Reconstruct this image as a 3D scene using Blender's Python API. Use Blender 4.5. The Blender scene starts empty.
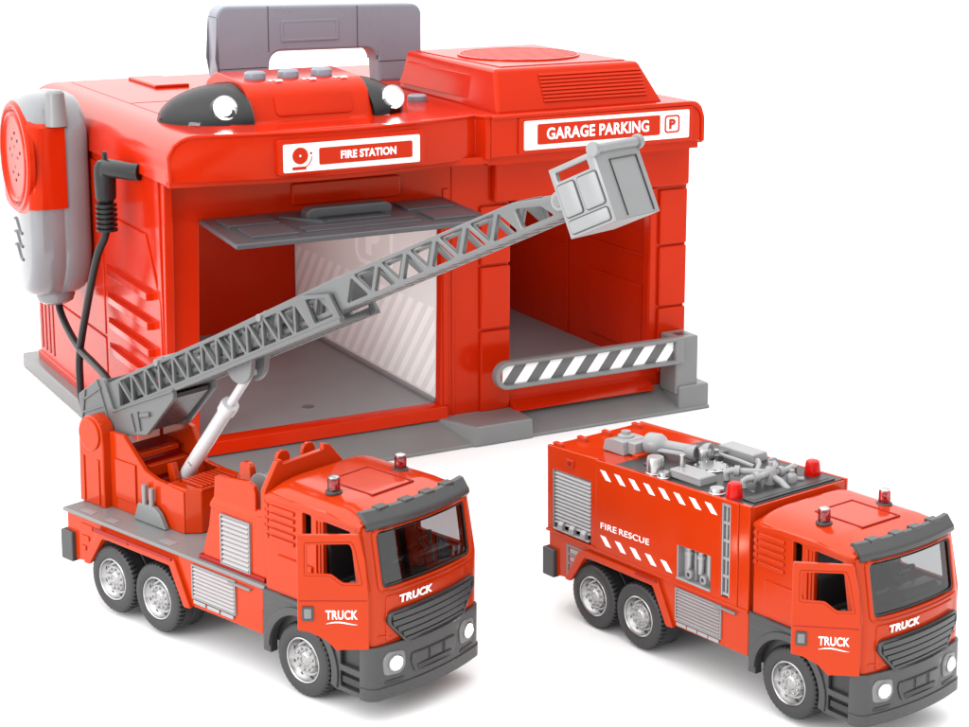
import bpy, bmesh, math
from mathutils import Vector, Matrix
PI=math.pi; cos=math.cos; sin=math.sin
C=bpy.context.scene.collection

# ------------------------------------------------------------ materials
def mat(name,col,rough=.3,metal=0.,coat=0.,spec=.5,var=.04,bump=0.,scale=14,tint=(1,1,1)):
    m=bpy.data.materials.new(name); m.use_nodes=True
    nt=m.node_tree; b=nt.nodes['Principled BSDF']
    b.inputs['Metallic'].default_value=metal
    b.inputs['Specular IOR Level'].default_value=spec
    b.inputs['Specular Tint'].default_value=(*tint,1)
    b.inputs['Coat Weight'].default_value=coat; b.inputs['Coat Roughness'].default_value=.06
    tc=nt.nodes.new('ShaderNodeTexCoord'); nz=nt.nodes.new('ShaderNodeTexNoise')
    nz.inputs['Scale'].default_value=scale*.12; nz.inputs['Detail'].default_value=4
    nt.links.new(tc.outputs['Object'],nz.inputs['Vector'])
    cr=nt.nodes.new('ShaderNodeValToRGB')
    lo=[max(0,c*(1-var)) for c in col]; hi=[min(1,c*(1+var)) for c in col]
    cr.color_ramp.elements[0].color=(*lo,1); cr.color_ramp.elements[1].color=(*hi,1)
    cr.color_ramp.elements[0].position=.3; cr.color_ramp.elements[1].position=.7
    nt.links.new(nz.outputs['Fac'],cr.inputs['Fac']); nt.links.new(cr.outputs['Color'],b.inputs['Base Color'])
    mr=nt.nodes.new('ShaderNodeMapRange'); mr.inputs['To Min'].default_value=rough*.85; mr.inputs['To Max'].default_value=rough*1.2
    nt.links.new(nz.outputs['Fac'],mr.inputs['Value']); nt.links.new(mr.outputs['Result'],b.inputs['Roughness'])
    if bump:
        n2=nt.nodes.new('ShaderNodeTexNoise'); n2.inputs['Scale'].default_value=scale*4; n2.inputs['Detail'].default_value=2
        nt.links.new(tc.outputs['Object'],n2.inputs['Vector'])
        bp=nt.nodes.new('ShaderNodeBump'); bp.inputs['Strength'].default_value=bump; bp.inputs['Distance'].default_value=.02
        nt.links.new(n2.outputs['Fac'],bp.inputs['Height']); nt.links.new(bp.outputs['Normal'],b.inputs['Normal'])
    return m
def emit(name,col,s):
    m=bpy.data.materials.new(name); m.use_nodes=True; nt=m.node_tree; b=nt.nodes['Principled BSDF']
    b.inputs['Base Color'].default_value=(*col,1); b.inputs['Emission Color'].default_value=(*col,1); b.inputs['Emission Strength'].default_value=s
    return m
def clear(name,tint,fac=.12,rough=.04):
    m=bpy.data.materials.new(name); m.use_nodes=True; nt=m.node_tree
    for n in list(nt.nodes): nt.nodes.remove(n)
    o=nt.nodes.new('ShaderNodeOutputMaterial'); mx=nt.nodes.new('ShaderNodeMixShader'); t=nt.nodes.new('ShaderNodeBsdfTransparent'); g=nt.nodes.new('ShaderNodeBsdfGlossy')
    t.inputs['Color'].default_value=(*tint,1); g.inputs['Roughness'].default_value=rough; g.inputs['Color'].default_value=(.9,.9,.9,1)
    lw=nt.nodes.new('ShaderNodeLayerWeight'); lw.inputs['Blend'].default_value=.25
    mr=nt.nodes.new('ShaderNodeMapRange'); mr.inputs['To Min'].default_value=fac*.4; mr.inputs['To Max'].default_value=min(1,fac*5)
    nt.links.new(lw.outputs['Fresnel'],mr.inputs['Value']); nt.links.new(mr.outputs['Result'],mx.inputs['Fac'])
    nt.links.new(t.outputs[0],mx.inputs[1]); nt.links.new(g.outputs[0],mx.inputs[2]); nt.links.new(mx.outputs[0],o.inputs['Surface'])
    return m
M=dict(
 red=mat('station_red_plastic',(.47,.016,.002),.14,spec=.26,var=.03,bump=.006,tint=(1,.6,.38)),
 tred=mat('truck_red_plastic',(.425,.026,.002),.13,spec=.42,var=.03,bump=.008,tint=(1,.75,.55)),
 dred=mat('deep_red_plastic',(.26,.003,.001),.3,spec=.3,var=.03),
 gray=mat('grey_plastic',(.16,.163,.163),.3,bump=.02),
 lgray=mat('light_grey_plastic',(.215,.217,.22),.3,bump=.02),
 ladg=mat('ladder_grey_plastic',(.10,.102,.103),.32,bump=.02),
 bgray=mat('blue_grey_plastic',(.20,.222,.265),.28,bump=.015),
 dgray=mat('dark_grey_plastic',(.04,.04,.041),.26,bump=.02),
 door=mat('door_grey_plastic',(.058,.058,.064),.36,bump=.06),
 floor=mat('floor_grey_plastic',(.20,.20,.205),.4,bump=.02),
 black=mat('black_plastic',(.02,.02,.021),.35,bump=.03),
 rubber=mat('tyre_rubber',(.024,.024,.025),.5,bump=.06),
 cable=mat('cable_rubber',(.013,.013,.014),.32,spec=.3),
 silver=mat('silver_painted_plastic',(.31,.31,.315),.3,metal=.3),
 chrome=mat('chrome',(.42,.42,.42),.26,metal=.95),
 white=mat('white_plastic',(.50,.50,.51),.25),
 print=mat('white_print',(.86,.86,.86),.5,spec=.2,var=.01),
 stripe=mat('stripe_grey_print',(.10,.10,.10),.4),
 panel=mat('pale_grey_panel',(.72,.72,.70),.6,spec=.15,var=.01),
 shell=mat('handset_grey_shell',(.20,.203,.215),.14,coat=.4,bump=.01),
 seatm=mat('black_seat',(.018,.018,.019),.22),
 glass=clear('windscreen_glass',(.26,.27,.28),.12),
 smoke=clear('smoked_dome',(.5,.5,.51),.07,.05),
 rglass=clear('red_beacon_glass',(.75,.18,.2),.14,.06),
 redlens=mat('red_beacon_plastic',(.50,.004,.002),.15,spec=.25),
 deckm=mat('roof_deck_plastic',(.026,.026,.027),.3,spec=.3,bump=.03),
 fit=mat('pale_fitting_plastic',(.25,.25,.255),.28,bump=.01),
 extg=mat('extension_grey_plastic',(.115,.117,.118),.3,bump=.02),
 lampbed=mat('lamp_bed_black',(.006,.006,.0065),.12,spec=.3),
 lamp=emit('lit_lamp',(1,1,1),22),
)
# ------------------------------------------------------------ helpers
def finish(me,ang=32):
    me.shade_smooth() if hasattr(me,'shade_smooth') else None
    me.polygons.foreach_set('use_smooth',[True]*len(me.polygons))
    me.set_sharp_from_angle(angle=math.radians(ang))
def link(name,me,m,parent,bev=0,seg=2,ang=32):
    o=bpy.data.objects.new(name,me); C.objects.link(o)
    if m is not None: me.materials.append(m)
    if parent is not None: o.parent=parent
    finish(me,ang)
    if bev:
        md=o.modifiers.new('b','BEVEL'); md.width=bev; md.segments=seg; md.limit_method='ANGLE'; md.angle_limit=math.radians(35); md.harden_normals=True
    return o
def basis(d,up=None):
    d=Vector(d).normalized(); u=Vector(up) if up else (Vector((0,0,1)) if abs(d.z)<.9 else Vector((1,0,0)))
    a=u.cross(d).normalized(); b=d.cross(a).normalized(); return a,b,d
SPLIT={'door_jamb','roof_gutter','deck_pad','step_light','step_post','rear_rib','arch_trim','column_rib','turret_step','threshold','handle_seam','panel_seam','door_pillar','inner_arch','roof_seam','ladder_pulley','valve','rail_end','rear_step_pad','body_ledge','door_relief','basket_panel_edge','roof_hatch','wall_foot','inner_wall_panel','cab_step','step_back','shutter_step','basket_hinge'}
class MB:
    def __init__(s): s.bm=bmesh.new()
    def box(s,x0,x1,y0,y1,z0,z1):
        return s.hexa([(x0,y0,z0),(x1,y0,z0),(x1,y1,z0),(x0,y1,z0),(x0,y0,z1),(x1,y0,z1),(x1,y1,z1),(x0,y1,z1)])
    def hexa(s,p):
        v=[s.bm.verts.new(q) for q in p]
        for f in ((0,3,2,1),(4,5,6,7),(0,1,5,4),(1,2,6,5),(2,3,7,6),(3,0,4,7)): s.bm.faces.new([v[i] for i in f])
        return s
    def bar(s,a,b,w,h,up=(0,0,1)):
        a=Vector(a); b=Vector(b); x,y,d=basis(b-a,up)
        P=[]
        for q in (a,b):
            P+= [q-x*w/2-y*h/2,q+x*w/2-y*h/2,q+x*w/2+y*h/2,q-x*w/2+y*h/2]
        return s.hexa(P)
    def prism(s,pts,ax,c0,c1):
        # pts in the plane normal to axis ax ('y': (x,z), 'x': (y,z), 'z': (x,y))
        f={'y':lambda a,b,c:(a,c,b),'x':lambda a,b,c:(c,a,b),'z':lambda a,b,c:(a,b,c)}[ax]
        A=[s.bm.verts.new(f(a,b,c0)) for a,b in pts]; B=[s.bm.verts.new(f(a,b,c1)) for a,b in pts]
        s.bm.faces.new(A); s.bm.faces.new(B[::-1]); n=len(pts)
        for i in range(n): s.bm.faces.new([A[i],B[i],B[(i+1)%n],A[(i+1)%n]][::-1])
        return s
    def cyl(s,a,b,r0,r1=None,n=28,caps=True):
        r1=r0 if r1 is None else r1; a=Vector(a); b=Vector(b); x,y,d=basis(b-a)
        A=[s.bm.verts.new(a+(x*cos(t)+y*sin(t))*r0) for t in [2*PI*i/n for i in range(n)]]
        B=[s.bm.verts.new(b+(x*cos(t)+y*sin(t))*r1) for t in [2*PI*i/n for i in range(n)]]
        for i in range(n): s.bm.faces.new([A[i],A[(i+1)%n],B[(i+1)%n],B[i]])
        if caps: s.bm.faces.new(A[::-1]); s.bm.faces.new(B)
        return s
    def lathe(s,o,d,prof,n=40,up=None,sx=1,sy=1):
        o=Vector(o); x,y,d=basis(d,up); R=[]
        for r,h in prof:
            if r<1e-6: R.append([s.bm.verts.new(o+d*h)])
            else: R.append([s.bm.verts.new(o+d*h+x*cos(t)*r*sx+y*sin(t)*r*sy) for t in [2*PI*i/n for i in range(n)]])
        for A,B in zip(R,R[1:]):
            for i in range(n):
                j=(i+1)%n
                if len(A)==1 and len(B)==1: continue
                if len(A)==1: s.bm.faces.new([A[0],B[j],B[i]])
                elif len(B)==1: s.bm.faces.new([A[i],A[j],B[0]])
                else: s.bm.faces.new([A[i],A[j],B[j],B[i]])
        return s
    def tube(s,pts,r,n=12,caps=True):
        pts=[Vector(p) for p in pts]; R=[]; px=None
        for i,p in enumerate(pts):
            d=(pts[min(i+1,len(pts)-1)]-pts[max(i-1,0)]).normalized()
            if px is None: x,y,_=basis(d)
            else:
                x=(px-d*px.dot(d)).normalized(); y=d.cross(x)
            px=x; rr=r[i] if isinstance(r,(list,tuple)) else r
            R.append([s.bm.verts.new(p+(x*cos(t)+y*sin(t))*rr) for t in [2*PI*k/n for k in range(n)]])
        for A,B in zip(R,R[1:]):
            for i in range(n): s.bm.faces.new([A[i],A[(i+1)%n],B[(i+1)%n],B[i]])
        if caps: s.bm.faces.new(R[0][::-1]); s.bm.faces.new(R[-1])
        return s
    def grid(s,f,nu,nv,skip=None,thick=None,close=False):
        # f(u,v)->point ; optional thick: function giving the inner point
        V={}
        def g(i,j,k):
            q=(i,j,k)
            if q not in V: V[q]=s.bm.verts.new(f(i/nu,j/nv) if k==0 else thick(i/nu,j/nv))
            return V[q]
        cells=[(i,j) for i in range(nu) for j in range(nv) if not(skip and skip((i+.5)/nu,(j+.5)/nv))]
        cs=set(cells)
        for i,j in cells:
            s.bm.faces.new([g(i,j,0),g(i+1,j,0),g(i+1,j+1,0),g(i,j+1,0)])
            if thick:
                s.bm.faces.new([g(i,j,1),g(i,j+1,1),g(i+1,j+1,1),g(i+1,j,1)])
                for di,dj,a,b in ((-1,0,(i,j+1),(i,j)),(1,0,(i+1,j),(i+1,j+1)),(0,-1,(i,j),(i+1,j)),(0,1,(i+1,j+1),(i,j+1))):
                    if (i+di,j+dj) not in cs: s.bm.faces.new([g(*b,0),g(*a,0),g(*a,1),g(*b,1)])
        return s
    def build(s,name,m,parent=None,bev=0,seg=2,ang=32,fix=True,xf=None):
        if fix: bmesh.ops.recalc_face_normals(s.bm,faces=s.bm.faces)
        if xf: 
            for v in s.bm.verts: v.co=xf(v.co)
            bmesh.ops.recalc_face_normals(s.bm,faces=s.bm.faces)
        if name in SPLIT:
            seen=set(); out=[]
            for v in s.bm.verts:
                if v in seen: continue
                st=[v]; seen.add(v); isl=[]
                while st:
                    q=st.pop(); isl.append(q)
                    for e in q.link_edges:
                        o=e.other_vert(q)
                        if o not in seen: seen.add(o); st.append(o)
                ix={q:i for i,q in enumerate(isl)}
                me=bpy.data.meshes.new(name); fs={f for q in isl for f in q.link_faces}
                me.from_pydata([q.co[:] for q in isl],[],[[ix[q] for q in f.verts] for f in sorted(fs,key=lambda f:f.index)]); out.append(link(name,me,m,parent,bev,seg,ang))
            s.bm.free(); return out[0]
        me=bpy.data.meshes.new(name); s.bm.to_mesh(me); s.bm.free()
        return link(name,me,m,parent,bev,seg,ang)
def arc(cx,cz,r,a0,a1,n=10,ry=None):
    ry=r if ry is None else ry
    return [(cx+r*cos(math.radians(a0+(a1-a0)*i/n)),cz+ry*sin(math.radians(a0+(a1-a0)*i/n))) for i in range(n+1)]
def rrect(x0,x1,z0,z1,r,n=5):
    return arc(x1-r,z1-r,r,0,90,n)+arc(x0+r,z1-r,r,90,180,n)+arc(x0+r,z0+r,r,180,270,n)+arc(x1-r,z0+r,r,270,360,n)
def rpoly(pts,r,n=4):
    out=[]; N=len(pts)
    for i in range(N):
        p=Vector(pts[i]); a=Vector(pts[i-1]); b=Vector(pts[(i+1)%N])
        rr=min(r,(a-p).length*.45,(b-p).length*.45)
        p0=p+(a-p).normalized()*rr; p1=p+(b-p).normalized()*rr
        for k in range(n+1):
            t=k/n; q=p0*(1-t)**2+p*2*t*(1-t)+p1*t*t; out.append((q.x,q.y))
    return out
def dense(pts,step=.06,closed=True):
    out=[]
    for i in range(len(pts) if closed else len(pts)-1):
        a=Vector(pts[i]); b=Vector(pts[(i+1)%len(pts)]); n=max(1,int((b-a).length/step))
        out+=[tuple(a.lerp(b,k/n)) for k in range(n)]
    return out
def curve_mesh(loops,t,bev):
    cu=bpy.data.curves.new('c','CURVE'); cu.dimensions='2D'; cu.fill_mode='BOTH'
    for L in loops:
        sp=cu.splines.new('POLY'); sp.points.add(len(L)-1)
        for p,q in zip(sp.points,L): p.co=(q[0],q[1],0,1)
        sp.use_cyclic_u=True
    bev=min(bev,t*.45); cu.extrude=max(t/2-bev,.0005)
    if bev>0: cu.bevel_depth=bev; cu.bevel_resolution=1; cu.offset=-bev
    return take(cu)
def take(cu):
    o=bpy.data.objects.new('tmp',cu); C.objects.link(o)
    dg=bpy.context.evaluated_depsgraph_get(); dg.update()
    me=bpy.data.meshes.new_from_object(o.evaluated_get(dg))
    bpy.data.objects.remove(o); bpy.data.curves.remove(cu); me.materials.clear()
    return me
def remap(me,f):
    bm=bmesh.new(); bm.from_mesh(me)
    for v in bm.verts: v.co=f(v.co)
    bmesh.ops.remove_doubles(bm,verts=bm.verts,dist=1e-5)
    bmesh.ops.recalc_face_normals(bm,faces=bm.faces); bm.to_mesh(me); bm.free(); return me
def plate(name,loops,m,parent,ax,c0,c1,bev=.012,frame=None):
    """filled outline with holes, thickness c0..c1 along ax; frame=(O,U,V) overrides ax"""
    if not isinstance(loops[0][0],(tuple,list)): loops=[loops]
    me=curve_mesh(loops,abs(c1-c0),bev); cm=(c0+c1)/2
    if frame:
        O,U,V=[Vector(q) for q in frame]; U.normalize(); V.normalize(); N=U.cross(V)
        f=lambda p:O+U*p.x+V*p.y+N*(p.z+cm)
    else:
        f={'y':lambda p:Vector((p.x,cm+p.z,p.y)),'x':lambda p:Vector((cm+p.z,p.x,p.y)),'z':lambda p:Vector((p.x,p.y,cm+p.z))}[ax]
    remap(me,f); return link(name,me,m,parent,ang=20)
def text(name,s,size,m,parent,f,off=.012,shear=0,wx=1.,fit=None,ext=.004):
    """text mesh mapped through f(a,b,c); fit=(w,h) stretches it to that box"""
    cu=bpy.data.curves.new('t','FONT'); cu.body=s; cu.size=size; cu.extrude=ext; cu.offset=off; cu.shear=shear; cu.space_character=1.04
    cu.resolution_u=4
    me=take(cu)
    xs=[v.co.x for v in me.vertices]; ys=[v.co.y for v in me.vertices]
    x0,x1,y0,y1=min(xs),max(xs),min(ys),max(ys)
    kx,ky=(fit[0]/(x1-x0),fit[1]/(y1-y0)) if fit else (1,1)
    remap(me,lambda p:Vector(f((p.x-x0)*kx,(p.y-y0)*ky,p.z)))
    return link(name,me,m,parent,ang=20)
def empty(name,loc,rot=(0,0,0),sc=1,label=None,cat=None,group=None):
    o=bpy.data.objects.new(name,None); C.objects.link(o); o.location=loc; o.rotation_euler=rot; o.scale=(sc,)*3; o.empty_display_size=.2
    if label: o['label']=label
    if cat: o['category']=cat
    if group: o['group']=group
    return o
def louver(name,x0,x1,z0,z1,n,y,m,parent,t=.025,frame=True,fm=None):
    b=MB(); b.box(x0,x1,y+.012,y+.03,z0,z1); h=(z1-z0)/n
    for i in range(n):
        a=z0+i*h
        b.prism([(y+.014,a+h*.08),(y-t,a+h*.16),(y-t*.8,a+h*.40),(y+.014,a+h*.88)],'x',x0+.01,x1-.01)
    o=b.build(name,m,parent)
    if frame:
        w=.022; f=MB(); f.box(x0-w,x0,y-t*.9,y+.03,z0-w,z1+w).box(x1,x1+w,y-t*.9,y+.03,z0-w,z1+w).box(x0,x1,y-t*.9,y+.03,z0-w,z0).box(x0,x1,y-t*.9,y+.03,z1,z1+w)
        f.build('louver_frame',fm or m,o,bev=.005)
    return o

# ------------------------------------------------------------ truck pieces
W=1.873
def wheel(root,x,near=True,wid=.5,r=.479):
    e=bpy.data.objects.new('wheel',None); C.objects.link(e); e.parent=root; e.empty_display_size=.1
    yo=-.012 if near else W+.012; s=1 if near else -1
    e.location=(x,yo,r)
    N=132; bm=MB(); k=r/.479
    prof=[(.285,.05,0),(.30,.012,0),(.34,.0,0),(.39,.0,0),(.43,.008,0),(.449,.024,0),(.462,.03,1),(.474,.05,1),(.479,.075,1),(.479,.115,2),(.466,.12,0)]
    mid=[(.466,wid/2-.02,0),(.452,wid/2-.012,0),(.452,wid/2+.012,0),(.466,wid/2+.02,0)]
    prof=prof+mid+[(a,wid-b,c) for a,b,c in prof[::-1]]
    rings=[]
    for a,b,c in prof:
        R=[]
        for i in range(N):
            q=i%3
            rr=a
            if c==1 and q==0: rr=min(a,.446)
            if c==2 and q==0: rr=.452
            t=2*PI*i/N+(.008 if b>wid/2 else 0)
            R.append(bm.bm.verts.new((cos(t)*rr*k,s*b,sin(t)*rr*k)))
        rings.append(R)
    for A,B in zip(rings,rings[1:]):
        for i in range(N): bm.bm.faces.new([A[i],A[(i+1)%N],B[(i+1)%N],B[i]])
    bm.build('tyre',M['rubber'],e,ang=28)
    # rim
    b=MB(); d=(0,s,0)
    b.lathe((0,0,0),d,[(.293*k,.075),(.293*k,.012),(.283*k,.004),(.270*k,.012),(.258*k,.05),(.215*k,.095),(.192*k,.10),(.180*k,.055),(.172*k,.045),(.10*k,.045),(.085*k,.03),(.075*k,.02),(.05*k,.018),(.045*k,.03),(0,.03)],n=56)
    for i in range(10):
        t=2*PI*(i+.3)/10; c=(cos(t)*.138*k,0,sin(t)*.138*k)
        b.lathe(c,d,[(.02,.05),(.02,.022),(.011,.018),(.011,.026),(0,.026)],n=10)
    for i in range(6):
        t=2*PI*i/6; c=(cos(t)*.062*k,0,sin(t)*.062*k); b.lathe(c,d,[(.008,.04),(.008,.012),(0,.010)],n=8)
    rim=b.build('rim',M['chrome'],e)
    h=MB()
    for i in range(8):
        t=2*PI*(i+.5)/8; n=Vector((cos(t)*.62,-s*.78,sin(t)*.62))
        c=Vector((cos(t)*.236*k,s*.074,sin(t)*.236*k))
        h.lathe(c,n,[(.030,-.01),(.030,.004),(0,.004)],n=14,up=(-sin(t),0,cos(t)),sx=.8,sy=.6)
    h.build('rim_holes',M['black'],rim)
    return e
def fx(y,z,off=0):
    """front surface of the cab: x at height z, lateral y"""
    n=(y-W/2)/(W/2)
    x=5.06-.10*n*n-.02*n**4
    if z>1.62: x-=(z-1.62)*.17
    if z<1.0: x+=.015
    return x+off
def fmap(y0,z0,off,flip=False):
    return lambda a,b,c:(fx(y0+a,z0+b,off)+c,y0+a,z0+b)
def fpath(t,off=0.,side=4.72,z=1.5):
    """plan path round the front of the cab, t 0..1, near side -> far side"""
    L=.14; r=.13
    if t<L:  return Vector((side+(fx(r,z)-r-side)*(t/L), -off))
    if t>1-L: return Vector((side+(fx(r,z)-r-side)*((1-t)/L), W+off))
    u=(t-L)/(1-2*L)
    if u<.14:
        a=u/.14*PI/2; return Vector((fx(r,z)-r+(r+off)*sin(a), r-(r+off)*cos(a)))
    if u>.86:
        a=(1-u)/.14*PI/2; return Vector((fx(r,z)-r+(r+off)*sin(a), W-r+(r+off)*cos(a)))
    y=r+(W-2*r)*((u-.14)/.72); return Vector((fx(y,z)+off,y))
def inv_u(y):   # t on fpath for a given y on the front
    r=.13; return .14+.72*(.14+.72*((y-r)/(W-2*r)))
def band(name,z0,z1,off,th,m,parent,t0=0,t1=1,n=60,nz=10,side=4.72,zfun=None,hole=None,bev=0):
    zz=lambda t,v:(zfun(t) if zfun else z0)+(z1-(zfun(t) if zfun else z0))*v
    def f(o):
        def g(u,v):
            t=t0+(t1-t0)*u; z=zz(t,v); p=fpath(t,o,side,z); return (p.x,p.y,z)
        return g
    b=MB(); b.grid(f(off),n,nz,skip=hole,thick=f(off-th)); return b.build(name,m,parent,bev=bev)
def fpatch(c,off,th,m=None,parent=None,name=None,b=None,n=14):
    """patch on the front surface from corners (y,z): bl,br,tr,tl"""
    own=b is None
    if own: b=MB()
    def g(o):
        def f(u,v):
            y=(c[0][0]*(1-u)+c[1][0]*u)*(1-v)+(c[3][0]*(1-u)+c[2][0]*u)*v
            z=(c[0][1]*(1-u)+c[1][1]*u)*(1-v)+(c[3][1]*(1-u)+c[2][1]*u)*v
            return (fx(y,z,o),y,z)
        return f
    b.grid(g(off),n,3,thick=g(off-th))
    if own: return b.build(name,m,parent,bev=min(.006,th*.3))
def fplate(name,loop,off,th,m,parent,bev=.01,holes=None):
    me=curve_mesh([dense(loop,.05)]+[dense(h,.05) for h in (holes or [])],th,bev)
    remap(me,lambda p:Vector((fx(p.x,p.y,off)+p.z-th/2,p.x,p.y)))
    return link(name,me,m,parent)

def build_cab(R):
    red=M['tred']; dk=M['dgray']
    # --- shell: near side, far side, back
    body_out=rpoly([(3.13,1.24),(3.13,2.44),(3.2,2.50),(4.70,2.44),(4.78,2.42),(4.93,1.7),(4.93,1.0),(4.05,1.0),(4.05,1.24)],.03)
    win=rpoly([(3.80,2.0),(3.80,2.40),(3.95,2.395),(3.95,2.02)],.03)
    ap=rpoly([(4.16,1.05),(4.16,2.375),(4.66,2.36),(4.80,1.85),(4.88,1.05)],.03)
    plate('cab_side',[body_out,win,ap],red,R,'y',0,.07,.012)
    plate('cab_side',[body_out,rpoly([(4.0,1.75),(4.0,2.36),(4.66,2.36),(4.80,1.85),(4.82,1.75)],.04)],red,R,'y',W-.07,W,.012)
    MB().box(3.14,3.20,.07,W-.07,1.0,2.46).build('cab_back',red,R,bev=.01)
    # pillar behind the door aperture
    b=MB(); b.box(4.035,4.065,-.022,.02,1.45,2.36).box(4.10,4.125,-.018,.02,1.45,2.36); b.build('door_pillar',red,R,bev=.01)
    # ribs
    for i in range(5):
        z=2.335-i*.098
        b=MB(); b.prism(rrect(3.22,3.67,z-.026,z+.026,.024),'y',-.03,.01); b.build('side_rib',red,R,bev=.012)
        b=MB(); b.prism(rrect(3.135,3.20,z-.03,z+.03,.02),'y',-.022,.01); b.build('side_rib',red,R,bev=.01)
    plate('side_panel',rrect(3.35,3.98,1.30,1.75,.02),red,R,'y',-.03,.01,.012)
    # --- front shell with windscreen opening
    t0,t1=inv_u(.17),inv_u(W-.17)
    zlo=1.0; zhi=2.44
    def hole(u,v):
        z=zlo+(zhi-zlo)*v
        return t0<u<t1 and 1.70<z<2.375
    # custom grid whose lines sit exactly on the opening
    ts=[t0*i/16 for i in range(16)]+[t0+(t1-t0)*i/30 for i in range(30)]+[t1+(1-t1)*i/16 for i in range(17)]
    zs=[1.0,1.1,1.25,1.4,1.55,1.62,1.70]+[1.70+(2.375-1.70)*i/8 for i in range(1,9)]+[2.44]
    def gp(o):
        def f(u,v):
            a=u*(len(ts)-1); i=min(int(a+1e-6),len(ts)-2); t=ts[i]+(ts[i+1]-ts[i])*(a-i)
            c=v*(len(zs)-1); j=min(int(c+1e-6),len(zs)-2); z=zs[j]+(zs[j+1]-zs[j])*(c-j)
            p=fpath(t,o,4.72 if z<1.8 else 4.72-(z-1.8)*.17,z); return (p.x,p.y,z)
        return f
    nu,nv=len(ts)-1,len(zs)-1
    def sk(u,v):
        i=int(u*nu); j=int(v*nv); return 16<=i<46 and 6<=j<14
    b=MB(); b.grid(gp(.004),nu,nv,skip=sk,thick=gp(-.06)); b.build('cab_front',red,R)
    b=MB()   # raised surround of the windscreen
    fr=[(.13,1.655,1.74,1.685),(.13,2.375,1.74,2.41)]
    me=curve_mesh([dense(rrect(.115,W-.115,1.64,2.425,.10),.04),dense(rrect(.175,W-.175,1.70,2.375,.07),.04)],.03,.01)
    remap(me,lambda p:Vector((fx(p.x,p.y,.012)+p.z,p.x,p.y))); link('windscreen_surround',me,red,R)
    me=curve_mesh([dense(rrect(.168,W-.168,1.692,2.383,.07),.04),dense(rrect(.20,W-.20,1.735,2.345,.05),.04)],.02,.004)
    remap(me,lambda p:Vector((fx(p.x,p.y,.003)+p.z,p.x,p.y))); link('windscreen_seal',me,M['black'],R)
    g=MB(); g.grid(lambda u,v:(fx(.18+(W-.36)*u,1.71+.66*v,-.012),.18+(W-.36)*u,1.71+.66*v),20,8); g.build('windscreen',M['glass'],R)
    # side panel seam of the front: lower red middle
    fplate('front_skirt',rpoly([(.46,1.01),(.54,.84),(W-.54,.84),(W-.46,1.01)],.04),.012,.07,red,R)
    # raised bonnet panel
    fplate('bonnet_panel',rpoly([(.21,1.02),(.21,1.60),(W-.21,1.60),(W-.21,1.02)],.04),.022,.03,red,R)
    # --- grille
    gl=rpoly([(.20,1.27),(.22,1.40),(W-.15,1.44),(W-.13,1.30),(W-.32,1.08),(W-.38,.985),(.47,.965),(.40,1.05)],.05)
    G=fplate('radiator_grille',gl,.052,.05,M['black'],R,.012)
    inner=rpoly([(.24,1.27),(.255,1.37),(W-.185,1.41),(W-.17,1.30),(W-.355,1.09),(W-.41,1.015),(.50,.995),(.44,1.05)],.04)
    fplate('grille_rim',gl,.062,.02,dk,G,.006,holes=[inner])
    for i,(a,z) in enumerate(((.21,1.345),(.22,1.262),(.29,1.180),(.37,1.098),(.42,1.030))):
        h=.069 if i<4 else .035
        fpatch([(a+.07,z-h/2-.02),(W-a,z-h/2+.015),(W-a+.02,z+h/2+.015),(a+.05,z+h/2-.02)],.066,.035,dk,G,'grille_slat')
    # lamps notch marks beside the grille
    for s in (0,1):
        yy=(lambda y:W-y) if s else (lambda y:y)
        b=MB(); fpatch([(yy(.10),1.10),(yy(.27),1.07),(yy(.29),1.085),(yy(.11),1.13)],.02,.03,b=b); b.build('front_crease',red,R,bev=.006)
    # TRUCK on the bonnet
    text('front_lettering','TRUCK',.2,M['print'],R,fmap(.40,1.475,.026),shear=.08,fit=(.52,.10),off=.006)
    # --- bumper
    b=MB()
    band('bumper',.35,.995,.035,.10,dk,R,side=4.80,nz=8,bev=.01)
    band('bumper_lip',.32,.47,.052,.10,dk,R,side=4.82,nz=3,bev=.012)
    fplate('number_panel',rpoly([(.60,.55),(.54,.70),(.56,.80),(W-.56,.80),(W-.54,.70),(W-.60,.55)],.03),.058,.04,dk,R,.01)
    fplate('number_recess',rpoly([(.66,.565),(.62,.64),(W-.62,.64),(W-.66,.565)],.02),.062,.02,M['black'],R,.004)
    b=MB(); fpatch([(.84,.65),(.85,.65),(.85,.795),(.84,.795)],.062,.01,b=b,n=1); fpatch([(1.10,.65),(1.11,.65),(1.11,.795),(1.10,.795)],.062,.01,b=b,n=1); b.build('panel_seam',M['black'],R)
    for yc in (.30,W-.30):
        H=fplate('headlight',rpoly([(yc-.15,.62),(yc-.17,.82),(yc-.10,.91),(yc+.14,.88),(yc+.16,.68),(yc+.08,.60)],.05),.052,.04,M['gray'],R,.012)
        b=MB(); b.lathe((fx(yc,.76,.052),yc,.76),(1,(yc-W/2)*.3,0),[(.105,0),(.105,.02),(.085,.028),(.08,.012),(0,.0)],n=28); b.build('headlight_bezel',M['chrome'],H)
        b=MB(); b.lathe((fx(yc,.76,.058),yc,.76),(1,(yc-W/2)*.3,0),[(.078,0),(.07,.03),(.045,.05),(0,.058)],n=28); b.build('headlight_lamp',M['lamp'],H)
        fplate('fog_lamp',rrect(yc-.14,yc+.14,.50,.55,.02),.045,.03,M['black'],R,.006)
    # steps between wheel and bumper
    st=[rpoly([(4.36,.32),(4.36,1.0),(4.86,1.0),(4.86,.32)],.03),rrect(4.47,4.82,.66,.93,.02),rrect(4.47,4.82,.38,.58,.02)]
    plate('cab_step',st,dk,R,'y',-.03,.03,.012)
    b=MB(); b.box(4.40,4.88,.03,.06,.34,.98); b.box(4.5,4.8,-.015,.03,.44,.52); b.build('step_back',M['black'],R)
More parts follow.
